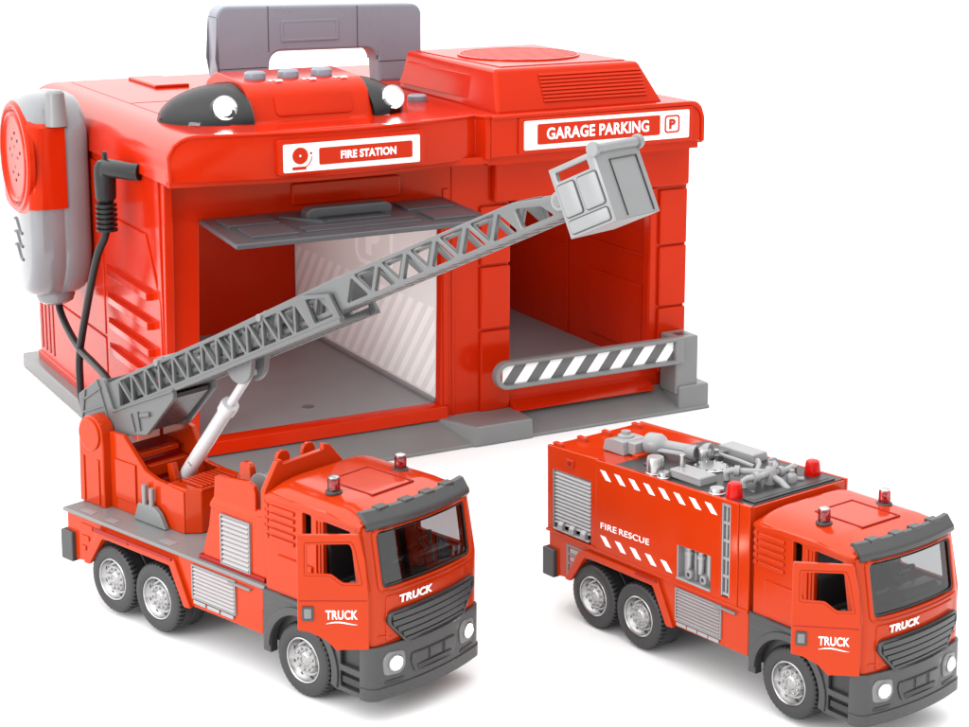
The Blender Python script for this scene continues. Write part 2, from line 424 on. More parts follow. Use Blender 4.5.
    b=MB(); b.box(4.36,4.9,W-.06,W-.0,.32,1.0); b.build('cab_step',dk,R,bev=.02)
    # wheel arch, dark
    ar=arc(3.781,.50,.56,-8,188,22)
    for y0,y1 in ((-.03,.10),(W-.10,W+.03)):
        o=[(4.40,.30)]+ar+[(3.20,.42),(3.09,.42),(3.09,1.245),(4.0,1.245),(4.06,1.02),(4.40,1.02)]
        plate('wheel_arch',[o],dk,R,'y',y0,y1,.015)
    plate('arch_lip',[arc(3.781,.50,.66,-14,178,24)+arc(3.781,.50,.56,178,-14,24)],dk,R,'y',-.055,-.02,.01)
    b=MB(); b.box(3.10,4.02,-.045,.02,1.175,1.235).box(3.10,4.02,-.035,.02,1.06,1.075); b.build('arch_trim',dk,R,bev=.015)
    MB().box(3.15,4.9,.10,W-.10,.55,1.02).build('cab_floor',M['black'],R)
    # --- roof
    def rf(u,v):
        x=3.125+(4.80-3.125)*u; y=-.008+(W+.016)*v; n=abs(2*v-1); m=1-u
        z=2.46+.17*(1-n**5)*(1-.35*max(0,u-.75)/.25)*(1-max(0,(.07-u)/.07)**2*.6)
        return (x,y,z)
    b=MB(); b.grid(rf,30,36,thick=lambda u,v:(3.125+1.675*u,-.008+(W+.016)*v,2.412)); b.build('cab_roof',red,R)
    zr=2.63
    b=MB(); t=.022
    b.box(3.65,4.45,.55,.55+t,zr-.03,zr+.012).box(3.65,4.45,1.27-t,1.27,zr-.03,zr+.012).box(3.65,3.65+t,.55+t,1.27-t,zr-.03,zr+.012).box(4.45-t,4.45,.55+t,1.27-t,zr-.03,zr+.012)
    b.build('roof_hatch',M['dred'],R,bev=.008)
    b=MB()
    for y0,y1,s in ((-.016,.06,1),(W-.06,W+.016,-1)):
        b.prism([(3.25,2.455),(3.6,2.49),(4.2,2.495),(4.74,2.445),(4.74,2.415),(3.25,2.415)],'y',y0,y1)
    b.build('roof_gutter',red,R,bev=.015)
    # visor
    def vis(o):
        def f(u,v):
            y=.05+(W-.10)*u; n=2*u-1; x=4.70+.10*(1-n*n)
            P=[(0,.05),(.06,.045),(.165,-.08),(.175,-.13)]
            k=v*3; i=min(int(k),2); q=k-i; px=P[i][0]*(1-q)+P[i+1][0]*q; pz=P[i][1]*(1-q)+P[i+1][1]*q
            return (x+px-o*.7,y,2.575+pz-o)
        return f
    V=MB().grid(vis(0),28,12,thick=vis(.05)).build('sun_visor',dk,R,bev=.006)
    for y in (.36,.76,1.12,1.50):
        x=4.70+.10*(1-((y-W/2)/(W/2))**2)
        MB().box(x-.06,x+.07,y-.085,y+.085,2.57,2.638).build('visor_clip',dk,V,bev=.012)
    # beacons
    for y in (.34,W-.38):
        beacon(R,4.0,y,2.61)
    # --- interior
    b=MB(); b.prism(rpoly([(4.45,1.02),(4.42,1.60),(4.55,1.72),(4.85,1.72),(4.93,1.62),(4.93,1.02)],.05),'y',.08,W-.08); D=b.build('dashboard',M['seatm'],R,bev=.02)
    b=MB(); b.prism(rpoly([(4.52,1.70),(4.60,1.80),(4.78,1.80),(4.88,1.70)],.04),'y',.95,1.6); b.build('dashboard_hood',M['seatm'],D,bev=.02)
    for y in (.42,1.42):
        b=MB(); b.prism(rpoly([(3.85,1.05),(3.80,2.0),(3.84,2.33),(4.02,2.33),(4.10,1.95),(4.14,1.50),(4.42,1.50),(4.44,1.05)],.07),'y',y-.27,y+.27); b.build('seat',M['seatm'],R,bev=.05,seg=3)
    b=MB(); c=Vector((4.40,1.42,1.82)); ax=Vector((-.75,0,.66)).normalized(); x,y,_=basis(ax)
    b.tube([c+(x*cos(t)+y*sin(t))*.17 for t in [2*PI*i/28 for i in range(29)]],.018,8); b.bar(c-x*.16,c+x*.16,.03,.02); b.cyl(c,c-ax*.25,.025); b.build('steering_wheel',M['seatm'],R)
    MB().box(3.20,4.9,.07,W-.07,1.0,1.04).build('cab_floor_mat',M['black'],R); MB().box(3.72,3.76,.10,1.05,1.0,2.40).build('cab_partition',M['seatm'],R)
    # --- open door, swung out about its front edge
    H=Vector((4.93,-.02,0)); dv=Vector((-.737,-.676,0)); up=Vector((0,0,1))
    out=rpoly([(-.02,.99),(-.02,1.62),(.02,2.08),(.09,2.42),(.82,2.42),(.82,1.235),(.68,1.21),(.49,1.11),(.41,1.03),(.36,.97),(.34,.985)],.018)
    wn=rpoly([(.73,2.325),(.18,2.335),(.14,2.24),(.055,1.80),(.29,1.80),(.43,1.915),(.73,1.92)],.03)
    Dr=plate('cab_door',[out,wn],red,R,'y',-.03,.03,.012,frame=(H,dv,up))
    N=dv.cross(up)  # normal of the door
    if N.y>0: N=-N
    def dm(s0,z0,o): return lambda a,b_,c:H+dv*(s0-a)+up*(z0+b_)+N*(o+c)
    me=curve_mesh([wn,rpoly([(.70,2.30),(.205,2.31),(.17,2.22),(.09,1.83),(.28,1.83),(.42,1.94),(.70,1.95)],.03)],.02,.005)
    remap(me,lambda p:H+dv*p.x+up*p.y+N*(.022+p.z)); link('door_window_frame',me,red,Dr)
    me=curve_mesh([rrect(.63,.765,1.36,1.54,.012)],.03,.008); remap(me,lambda p:H+dv*p.x+up*p.y+N*(.035+p.z)); link('door_handle',me,dk,Dr)
    me=curve_mesh([rrect(.655,.74,1.395,1.515,.012)],.01,.003); remap(me,lambda p:H+dv*p.x+up*p.y+N*(.053+p.z)); link('door_handle_pad',me,M['gray'],Dr)
    text('door_lettering','TRUCK',.2,M['print'],Dr,dm(.49,1.375,.032),fit=(.375,.115),off=.004)
    sw=[];n=16
    for i in range(n+1):
        t=i/n; sw.append((t,.012*sin(t*PI*1.6)+.018*sin(t*PI)))
    lo=[(t,z-.016*sin(PI*min(1,t*1.02))**.7) for t,z in sw]
    me=curve_mesh([[(.49-t*.375,1.32+z) for t,z in sw]+[(.49-t*.375,1.32+z) for t,z in lo[::-1][1:-1]]],.006,0)
    remap(me,lambda p:H+dv*p.x+up*p.y+N*(.033+p.z)); link('door_swoosh',me,M['print'],Dr)
    me=curve_mesh([rrect(.0,.80,1.60,1.612,.004)],.006,0); remap(me,lambda p:H+dv*p.x+up*p.y+N*(.029+p.z)); link('door_seam',me,M['dred'],Dr)

def beacon(R,x,y,z,m=None,s=1,plain=False):
    if plain:
        b=MB(); b.lathe((x,y,z),(0,0,1),[(.0,0),(.115*s,0),(.112*s,.03),(.10*s,.16*s),(.09*s,.20*s),(.06*s,.215*s),(0,.215*s)],n=28)
        return b.build('warning_light',M['redlens'],R)
    b=MB(); b.lathe((x,y,z),(0,0,1),[(.0,0),(.105,0),(.105,.02),(.09,.035),(0,.035)],n=28); B=b.build('beacon',M['black'],R)
    b=MB(); b.lathe((x,y,z),(0,0,1),[(.078,.035),(.078,.17),(.068,.20),(.05,.21),(0,.212)],n=28); b.build('beacon_glass',M['rglass'],B)
    b=MB(); b.lathe((x,y,z),(0,0,1),[(0,.036),(.03,.036),(.03,.10),(.045,.12),(.035,.15),(0,.155)],n=14); b.build('beacon_reflector',M['redlens'],B)
    b=MB(); b.lathe((x,y,z),(0,0,1),[(.07,.192),(.068,.206),(.048,.218),(0,.222)],n=24); b.build('beacon_cap',M['chrome'],B)
    return B
def build_chassis(R):
    red=M['tred']
    MB().box(-.85,4.85,.42,W-.42,.42,.95).build('chassis',M['black'],R,bev=.03)
    for x in (0,.954): 
        wheel(R,x,True,.52); wheel(R,x,False,.52)
    wheel(R,3.781,True,.36); wheel(R,3.781,False,.36)
    for x in (0,.954,3.781): MB().cyl((x,.2,.479),(x,W-.2,.479),.06).build('axle',M['black'],R)
def rear_side(R,zt,x1,m):
    """lower side skins with the twin wheel arch and its lip"""
    for y0,y1,s in ((0,.07,1),(W-.07,W,-1)):
        o=rpoly([(-.98,zt),(x1,zt),(x1,.60),(1.60,.58),(1.30,1.03),(.02,1.03),(-.16,1.0),(-.46,.60),(-.98,.54)],.02)
        plate('lower_side',o,m,R,'y',y0,y1,.012)
        l0,l1=(-.05,.01) if s==1 else (W-.01,W+.05)
        o=rpoly([(-.58,.585),(-.27,1.10),(-.12,1.15),(1.38,1.15),(1.70,.56),(1.56,.545),(1.28,1.045),(-.10,1.045),(-.16,1.01),(-.45,.585)],.03)
        plate('arch_lip',o,m,R,'y',l0,l1,.012)
    MB().box(-1.0,-.93,.07,W-.07,.54,zt).build('rear_panel',m,R,bev=.012)
    b=MB(); b.box(-.80,1.6,.10,.60,.98,1.06).box(-.80,1.6,W-.6,W-.10,.98,1.06); b.build('inner_arch',M['black'],R)
    b=MB(); b.box(-.93,x1-.05,.60,W-.60,.60,1.10); b.build('underbody',M['black'],R)
    for y0,y1 in ((-.07,.14),(W-.14,W+.07)):
        MB().box(-1.06,-.80,y0,y1,.53,.96).build('rear_buffer',M['dgray'],R,bev=.02)

# ============================================================ LADDER TRUCK
A=empty('ladder_fire_truck',(-5.0596,23.6604,.0221),(0,.012,-.7262),1.0,
  'red toy ladder truck with a long raised grey ladder and basket, left of the tanker','toy truck','toy fire trucks')
red=M['tred']; L_=M['ladg']
build_chassis(A); build_cab(A); rear_side(A,1.215,3.06,red)
MB().box(-1.05,3.12,-.03,W+.03,1.215,1.268).build('deck',M['gray'],A,bev=.015)
b=MB(); b.box(-.20,.0,.06,.16,1.266,1.274).box(.95,1.2,.06,.18,1.266,1.274).box(-.75,-.5,.06,.16,1.266,1.274); b.build('deck_pad',M['lgray'],A,bev=.003)
b=MB()
for z in (1.10,.93,.78): b.box(-.66,-.40+ (z-1.1)*.5,-.02,.01,z-.035,z+.035)
b.build('rear_rib',red,A,bev=.01)
b=MB(); b.box(-.30,.45,-.075,-.045,1.105,1.165).box(.45,1.35,-.075,-.045,1.125,1.165); b.build('arch_trim',M['dred'],A,bev=.01)
louver('side_grille',1.73,2.54,.73,1.155,8,-.004,M['silver'],A,fm=M['lgray'])
b=MB()
for i in range(3): b.box(1.74+i*.27,1.74+i*.27+.24,-.03,.0,.645,.695)
b.build('step_light',M['silver'],A,bev=.01)
MB().box(2.44,2.86,-.045,.01,1.125,1.155).build('side_handle',M['gray'],A,bev=.01)
MB().box(3.02,3.10,-.03,W+.03,.95,1.215).build('deck_end',red,A,bev=.01)
# equipment box behind the cab
for y0,y1 in ((.06,.14),(W-.14,W-.06)):
    plate('box_side',rpoly([(1.86,1.40),(1.87,1.27),(3.08,1.27),(3.08,2.12),(2.03,2.03),(1.98,1.75)],.02),red,A,'y',y0,y1,.012)
b=MB(); b.prism([(1.92,1.27),(3.08,1.27),(3.08,2.08),(2.06,2.00)],'y',.14,W-.14); b.build('box_core',red,A,bev=.01)
b=MB(); b.box(1.80,3.06,.03,.16,1.268,1.33); b.build('box_foot',M['dred'],A,bev=.01)
louver('upper_grille',2.25,2.77,1.33,1.96,10,.052,M['silver'],A,fm=M['lgray'])
plate('box_flange',rpoly([(2.03,2.04),(2.07,2.43),(2.70,2.50),(2.80,2.46),(2.84,2.38),(2.84,2.10)],.03),red,A,'y',.10,.17,.012)
plate('box_flange',rpoly([(2.05,2.04),(2.09,2.30),(2.84,2.34),(2.84,2.10)],.03),red,A,'y',W-.17,W-.10,.012)
b=MB(); b.prism([(.04,2.02),(.04,2.07),(.13,2.17),(.17,2.17),(.17,2.0)],'x',2.03,3.08); b.build('box_ledge',red,A,bev=.01)
plate('box_tab',rpoly([(2.08,2.05),(2.08,2.47),(2.12,2.53),(2.25,2.53),(2.30,2.46),(2.30,2.05)],.05),red,A,'y',.50,.60,.015)
b=MB(); b.cyl((2.55,.48,2.25),(2.55,1.3,2.25),.20,n=36).cyl((2.55,.45,2.25),(2.55,.48,2.25),.23,n=36); b.build('hose_drum',M['gray'],A,bev=.01)
plate('headboard',rpoly([(.0,2.10),(.0,2.50),(.22,2.83),(.30,2.84),(.31,2.78),(1.0,2.80),(1.0,2.88),(1.12,2.84),(1.36,2.56),(1.36,2.1)],.02),red,A,'x',3.05,3.13,.012)
for y in (.42,.86): plate('headboard_tab',rpoly([(y,2.5),(y,2.80),(y+.06,2.85),(y+.16,2.85),(y+.22,2.78),(y+.22,2.5)],.05),red,A,'x',2.84,2.90,.012)
b=MB(); b.prism([(2.84,2.08),(2.90,2.72),(3.05,2.72),(3.05,2.08)],'y',.40,1.1); b.build('headboard_brace',red,A,bev=.015)

# turret
T=A
col=[(-1.11,1.268),(-1.09,2.28)]+arc(-.83,2.28,.265,178,2,14)+[(-.555,2.2),(-.55,1.268)]
for y0,y1 in ((.32,.55),(W-.55,W-.32)):
    c=plate('turret_column',col,red,T,'y',y0,y1,.02)
    if y0<.5:
        plate('pivot_cap',arc(-.83,2.28,.225,0,360,28)[:-1],red,c,'y',y0-.03,y0+.01,.012)
        b=MB(); b.box(-1.03,-.97,y0-.02,y0+.01,1.30,1.95).box(-.70,-.64,y0-.02,y0+.01,1.30,1.95); b.build('column_rib',red,c,bev=.008)
sd=rpoly([(-.56,1.268),(-.56,2.36),(-.26,2.36),(.20,1.96),(.42,1.90),(1.02,1.86),(1.02,1.268)],.02)
plate('turret_side',sd,red,T,'y',.44,.52,.012)
plate('turret_side',rpoly([(-.56,1.268),(-.56,2.36),(-.40,2.36),(-.05,2.40),(.10,2.36),(.36,1.92),(1.02,1.86),(1.02,1.268)],.02),red,T,'y',W-.52,W-.44,.012)
b=MB(); b.prism([(-.56,1.268),(-.56,2.10),(-.2,2.10),(-.15,1.95),(.05,1.95),(.10,1.72),(.62,1.72),(.66,1.80),(.98,1.80),(.98,1.268)],'y',.52,W-.52); b.build('turret_core',M['dred'],T,bev=.015)
b=MB(); b.prism([(1.02,.46),(1.18,.62),(1.18,W-.62),(1.02,W-.46),(.66,W-.46),(.66,.46)],'z',1.27,1.90); b.build('turret_front',red,T,bev=.02)
b=MB()
for i in range(9): b.box(.74,1.16,.64+i*.07,.67+i*.07,1.89,1.93)
b.box(.70,1.20,.60,1.26,1.86,1.90); b.build('turret_tread',red,T,bev=.008)
b=MB(); b.box(-.20,-.08,.60,1.27,2.02,2.10).box(.02,.12,.6,1.27,1.80,1.97).prism([(.35,1.72),(.30,2.02),(.40,2.05),(.52,1.72)],'y',.74,.84).prism([(.35,1.72),(.30,2.02),(.40,2.05),(.52,1.72)],'y',1.06,1.16); b.build('turret_step',red,T,bev=.015)
plate('side_step',rpoly([(.06,1.275),(.16,1.53),(.50,1.54),(.62,1.46),(.74,1.275)],.02),M['gray'],T,'y',.34,.42,.015)
b=MB(); b.cyl((.26,.38,1.50),(.26,.38,1.80),.035,n=14).cyl((.41,.38,1.50),(.41,.38,1.78),.035,n=14); b.build('step_post',M['lgray'],T)
b=MB(); b.box(-.42,.02,.415,.44,1.45,2.0); b.build('side_relief',red,T,bev=.01)

# ladder frame
LO=Vector((-.63,0,2.58)); LU=Vector((.904,0,.428)).normalized(); LN=Vector((-.428,0,.904)).normalized()
def LP(s,y,n): return LO+LU*s+LN*n+Vector((0,y,0))
def lplate(name,loops,y0,y1,m,parent,bev=.01):
    if not isinstance(loops[0][0],(tuple,list)): loops=[loops]
    me=curve_mesh(loops,y1-y0,bev); remap(me,lambda p:LP(p.x,(y0+y1)/2+p.z,p.y)); return link(name,me,m,parent)
def tri_holes(s0,s1,n0,n1,k,w,r,end=None):
    """Warren truss openings"""
    H=[]; p=(s1-s0)/k
    for i in range(k):
        a=s0+i*p
        H.append(rpoly([(a+w,n0),(a+p-w,n0),(a+p/2,n1-w*.3)],r,3))
        if i<k-1: H.append(rpoly([(a+p/2+w,n1),(a+p*1.5-w,n1),(a+p,n0+w*.3)],r,3))
    return H
def lbox(b,s0,s1,y0,y1,n0,n1):
    b.hexa([LP(s,y,n) for n in (n0,n1) for s,y in ((s0,y0),(s1,y0),(s1,y1),(s0,y1))]); return b
y0,y1=.60,1.27
S1=lplate('ladder_section',[[(0,-.01),(4.97,-.01),(4.90,.33),(4.40,.44),(.02,.41)]]+tri_holes(.12,4.42,.045,.37,13,.040,.012)+[rpoly([(4.50,.06),(4.86,.06),(4.82,.30),(4.46,.38)],.03)],y0,y0+.06,L_,A)
lplate('ladder_side',[[(0,-.01),(4.97,-.01),(4.90,.33),(4.40,.44),(.02,.41)]]+tri_holes(.12,4.42,.045,.37,13,.040,.012)+[rpoly([(4.50,.06),(4.86,.06),(4.82,.30),(4.46,.38)],.03)],y1-.06,y1,L_,S1)
b=MB(); lbox(b,0,4.97,y0-.02,y0+.07,-.05,.0); lbox(b,0,4.95,y1-.07,y1+.02,-.05,.0)
for i in range(36): lbox(b,.1+i*.135,.14+i*.135,y0+.05,y1-.05,-.04,-.005)
lbox(b,.0,1.3,y0+.05,y1-.05,-.03,-.012)
b.build('ladder_rungs',L_,S1,bev=.006)
b=MB()
for s in (1.25,3.55): b.cyl(LP(s,y0+.1,.36),LP(s,y1-.1,.36),.11,n=24).cyl(LP(s,y0-.03,.40),LP(s,y0+.1,.40),.05,n=18)
for s in (1.7,2.15,2.6,3.0,3.4): b.cyl(LP(s,y0+.1,.2),LP(s,y1-.1,.2),.10,n=20)
b.build('ladder_pulley',M['gray'],S1,bev=.01)
q0,q1=.68,1.19
o2=[(.5,.09),(8.80,.09),(8.86,.22),(8.70,.34),(8.08,.46),(5.0,.49),(.5,.40)]
S2=lplate('ladder_extension',[o2]+tri_holes(5.02,8.10,.145,.43,6,.060,.03)+[rpoly([(8.12,.155),(8.60,.155),(8.46,.30),(8.10,.38)],.03)]+tri_holes(.8,4.8,.15,.36,10,.07,.02),q0,q0+.07,M['extg'],A,.014)
lplate('extension_side',[o2]+tri_holes(5.02,8.10,.145,.43,6,.060,.03)+[rpoly([(8.12,.155),(8.60,.155),(8.46,.30),(8.10,.38)],.03)]+tri_holes(.8,4.8,.15,.36,10,.07,.02),q1-.07,q1,M['extg'],S2,.014)
b=MB()
for i in range(20): lbox(b,4.95+i*.195,5.03+i*.195,q0+.05,q1-.05,.09,.13)
for i in range(7): lbox(b,4.95+i*.52,5.02+i*.52,q0+.05,q1-.05,.42,.46)
b.build('extension_rungs',M['extg'],S2,bev=.006)
b=MB()
for y in (q0-.03,q1-.07): b.cyl(LP(8.74,y,.27),LP(8.74,y+.10,.27),.105,n=28)
b.build('basket_hinge',M['lgray'],S2,bev=.012)
b=MB(); b.cyl(LP(8.74,q0-.045,.27),LP(8.74,q0-.02,.27),.06,n=24); b.build('hinge_pin',M['gray'],S2,bev=.006)
# ladder base cheeks
ch=rpoly([(-1.40,2.70),(-.90,3.03),(-.80,3.02),(-.60,2.62),(.70,3.20),(.72,3.06),(.12,2.42),(-.25,2.33),(-.75,2.20),(-1.20,2.20),(-1.36,2.45)],.04)
K=plate('ladder_base',ch,L_,A,'y',.555,.625,.015)
plate('base_cheek',ch,L_,K,'y',1.245,1.315,.015)
b=MB(); b.bar((-1.30,.548,2.62),(-.86,.548,2.90),.03,.03,(0,1,0)).bar((-1.28,.548,2.46),(-.78,.548,2.66),.03,.03,(0,1,0)).bar((-.94,.548,3.0),(-.68,.548,2.40),.03,.03,(0,1,0)).bar((-1.22,.548,2.80),(-1.30,.548,2.35),.03,.03,(0,1,0)).bar((-.20,.548,2.66),(-.12,.548,2.42),.03,.035,(0,1,0)).bar((-.05,.548,2.72),(.0,.548,2.46),.03,.04,(0,1,0)).cyl((.02,.548,2.68),(.22,.548,2.74),.035,n=16)
b.bar((-.62,.545,2.60),(.72,.545,3.17),.02,.04,(0,1,0)); b.build('cheek_rib',L_,K,bev=.006)
MB().prism([(-1.36,2.68),(-.92,2.98),(-.70,2.55),(-.75,2.25),(-1.15,2.25)],'y',.625,1.245).build('base_core',M['dgray'],K,bev=.02)
b=MB(); b.prism([(.10,2.46),(.66,3.04),(.66,3.10),(-.4,2.62),(-.3,2.38)],'y',.66,1.20); b.build('base_floor',M['dgray'],K)
# cylinder
for y in (.80,1.04):
    plate('cylinder_bracket',rpoly([(1.50,3.74),(1.52,3.52),(1.66,3.42),(1.84,3.42),(1.98,3.55),(2.02,3.86)],.08),M['gray'],A,'y',y,y+.08,.015)
p0=Vector((.42,.96,1.82)); p1=Vector((1.80,.96,3.55)); d=(p1-p0).normalized(); ln=(p1-p0).length
b=MB(); b.lathe(p0,d,[(0,0),(.095,0),(.10,.06),(.10,ln*.64),(.125,ln*.64),(.128,ln*.69),(.12,ln*.71),(.06,ln*.715),(0,ln*.715)],n=32); Cy=b.build('hydraulic_cylinder',M['white'],A)
b=MB(); b.cyl(p0+d*ln*.7,p1,.062,n=24).cyl(p1-Vector((0,.12,0)),p1+Vector((0,.12,0)),.05,n=20); b.build('piston_rod',M['white'],Cy,bev=.006)
b=MB(); q=p0+d*.28; b.bar(q+Vector((.02,-.10,.05)),q+Vector((.07,-.092,.0)),.01,.02); b.build('cylinder_mark',M['gray'],Cy)
# basket
s0,s1,ny0,ny1,n0,n1=8.84,9.50,.54,1.30,-.17,.60
Bk=lplate('rescue_basket',[[(s0,n0),(s1,n0),(s1,n1),(s0,n1)],rpoly([(s0+.08,.44),(s1-.12,.44),(s1-.12,.54),(s0+.08,.54)],.015)],ny0,ny0+.06,M['lgray'],A,.012)
lplate('basket_side',[[(s0,n0),(s1,n0),(s1,n1),(s0,n1)],rpoly([(s0+.08,.44),(s1-.12,.44),(s1-.12,.54),(s0+.08,.54)],.015)],ny1-.06,ny1,M['lgray'],Bk,.012)
b=MB(); lbox(b,s0+.005,s1-.005,ny0+.06,ny1-.06,n0,n0+.05); b.build('basket_floor',M['lgray'],Bk)
b=MB(); lbox(b,s1-.06,s1+.004,ny0+.02,ny1-.02,n0+.01,n1-.02); lbox(b,s0,s0+.05,ny0+.06,ny1-.06,n0+.05,.45); b.build('basket_front',M['lgray'],Bk,bev=.01)
b=MB(); lbox(b,s1,s1+.02,ny0+.20,ny0+.205,n0+.03,n1-.12); lbox(b,s1,s1+.02,ny0+.20,ny1-.10,n1-.13,n1-.12); lbox(b,s1,s1+.02,ny1-.11,ny1-.10,n0+.03,n1-.12); b.build('basket_panel_edge',M['dgray'],Bk)
for a,b_,c,e in ((s0+.05,s0+.29,.05,.40),(s0+.34,s1-.05,.05,.40),(s0+.05,s1-.05,-.13,.005)):
    lplate('basket_panel',rrect(a,b_,c,e,.03),ny0-.02,ny0+.01,M['lgray'],Bk,.01)
    lplate('panel_groove',[rrect(a-.012,b_+.012,c-.012,e+.012,.04),rrect(a,b_,c,e,.03)],ny0-.003,ny0+.004,M['dgray'],Bk,0)
b=MB(); b.cyl(LP(s1+.01,ny0,.61),LP(s1+.01,ny1,.61),.052,n=24); b.build('basket_rail',M['lgray'],Bk)
b=MB(); b.cyl(LP(s1+.01,ny0-.03,.61),LP(s1+.01,ny0+.03,.61),.08,n=24).cyl(LP(s1+.01,ny1-.03,.61),LP(s1+.01,ny1+.03,.61),.08,n=24); b.build('rail_end',M['lgray'],Bk,bev=.012)

# ============================================================ RESCUE TRUCK
B=empty('rescue_fire_truck',(1.4569,23.2440,-.0221),(0,-.012,-.9082),.931,
  'red toy tanker truck reading FIRE RESCUE, grey pumps on its dark roof','toy truck','toy fire trucks')
build_chassis(B); build_cab(B); rear_side(B,1.21,3.06,red)
ZT=lambda x:2.545+.034*x
def side_loop(x0,x1,z0,top): return [(x0,z0),(x1,z0),(x1,top(x1)),(x0,top(x0))]
# rear shutter bay and main tank skins
plate('rear_side',[rpoly(side_loop(-1.02,.06,1.21,ZT),.01),rpoly([(-.90,1.26),(-.06,1.24),(-.06,2.19),(-.90,2.17)],.01)],red,B,'y',0,.06,.01)
plate('tank_side',[rpoly(side_loop(.065,2.86,1.22,ZT),.012),rpoly([(1.73,1.30),(2.37,1.30),(2.37,1.78),(1.73,1.76)],.01),rpoly([(2.555,1.29),(2.715,1.29),(2.715,2.585),(2.555,2.58)],.01)],red,B,'y',-.018,.05,.012)
plate('front_side',[rpoly(side_loop(2.865,3.06,1.22,ZT),.012)],red,B,'y',-.01,.06,.012)
plate('far_side',[side_loop(-1.02,3.06,1.21,ZT)],red,B,'y',W-.06,W,.012)
MB().box(-1.02,-.96,.06,W-.06,1.0,2.48).build('rear_door',red,B,bev=.01)
MB().hexa([(3.0,.06,1.2),(3.06,.06,1.2),(3.06,W-.06,1.2),(3.0,W-.06,1.2),(3.0,.06,2.63),(3.06,.06,2.63),(3.06,W-.06,2.63),(3.0,W-.06,2.63)]).build('bulkhead',red,B,bev=.01)
MB().box(-1.0,3.05,.06,W-.06,1.10,1.21).build('body_floor',M['black'],B)
b=MB(); b.box(-1.03,.06,-.03,.02,1.205,1.245).box(.06,3.07,-.035,.01,1.195,1.235); b.build('body_ledge',red,B,bev=.01)
def roofz(x): return ZT(x)-.015
b=MB(); b.hexa([(-1.0,.03,roofz(-1)-.05),(.40,.03,roofz(.4)-.05),(.40,W-.03,roofz(.4)-.05),(-1.0,W-.03,roofz(-1)-.05),(-1.0,.03,roofz(-1)),(.40,.03,roofz(.4)),(.40,W-.03,roofz(.4)),(-1.0,W-.03,roofz(-1))]); b.build('rear_roof',red,B)
b=MB(); b.hexa([(.40,.03,roofz(.4)-.05),(3.02,.03,roofz(3)-.05),(3.02,W-.03,roofz(3)-.05),(.40,W-.03,roofz(.4)-.05),(.40,.03,roofz(.4)+.008),(3.02,.03,roofz(3)+.008),(3.02,W-.03,roofz(3)+.008),(.40,W-.03,roofz(.4)+.008)]); RF=b.build('roof_deck',M['deckm'],B)
louver('roller_shutter',-.89,-.07,1.36,2.16,14,.03,M['silver'],B,frame=False)
b=MB(); b.box(-.90,-.87,.0,.05,1.26,2.17); b.build('shutter_rail',M['gray'],B)
b=MB(); b.box(-.86,-.07,-.03,.05,1.27,1.30)
for x in (-.70,-.45,-.2): b.prism([(-.045,1.29),(-.045,1.37),(.0,1.42),(.04,1.42),(.04,1.29)],'x',x-.05,x+.05)
b.build('shutter_step',M['silver'],B,bev=.012)
b=MB(); b.box(-.58,-.42,-.03,.01,2.30,2.41); lt=b.build('shutter_latch',red,B,bev=.012)
MB().box(-.54,-.46,-.045,-.02,2.32,2.39).build('latch_grip',M['dred'],lt,bev=.01)
for x,y in ((-.86,.06),(-.86,.52),(-.86,1.0),(-.86,1.60)):
    b=MB(); z=roofz(x); b.prism(rpoly([(x-.06,z-.01),(x-.07,z+.07),(x+.10,z+.07),(x+.12,z-.01)],.02),'y',y-.035,y+.035); b.build('roof_lug',red,B,bev=.01)
# step ladder beside the rear bumper
b=MB(); b.box(-.58,-.535,-.012,.0,.62,1.12).box(-.535,-.17,-.012,.0,1.085,1.12)
for z in (.98,.84,.70): b.box(-.535,-.24-(1.0-z)*.5,-.012,.0,z-.02,z+.015)
b.build('rear_step_frame',M['gray'],B,bev=.004)
b=MB()
for z,x in ((1.035,-.20),(.91,-.26),(.77,-.34)): b.box(-.50,x-.02,-.006,.0,z-.035,z+.03)
b.build('rear_step_pad',M['silver'],B)
# stripes and words on the side
def quad(b,x,z,w,h,sk,y): b.hexa([(x+sk,y,z-h),(x+w+sk,y,z-h),(x+w+sk,y+.006,z-h),(x+sk,y+.006,z-h),(x,y,z),(x+w,y,z),(x+w,y+.006,z),(x,y+.006,z)])
for i in range(8):
    b=MB(); x=.16+i*.298; quad(b,x,2.42+.04*x,.11,.125,.125,-.0215); b.build('warning_stripe',M['print'],B)
for i in range(5):
    b=MB(); x=.17+i*.31; quad(b,x,1.46,.11,.13,.125,-.0215); b.build('warning_stripe',M['print'],B)
text('side_lettering','FIRE',.15,M['print'],B,lambda a,b_,c:(.18+a,-.020-c,1.565+b_+a*.03),fit=(.335,.088),off=.0)
text('side_lettering','RESCUE',.15,M['print'],B,lambda a,b_,c:(.57+a,-.020-c,1.577+b_+a*.03),fit=(.61,.088),off=.0)
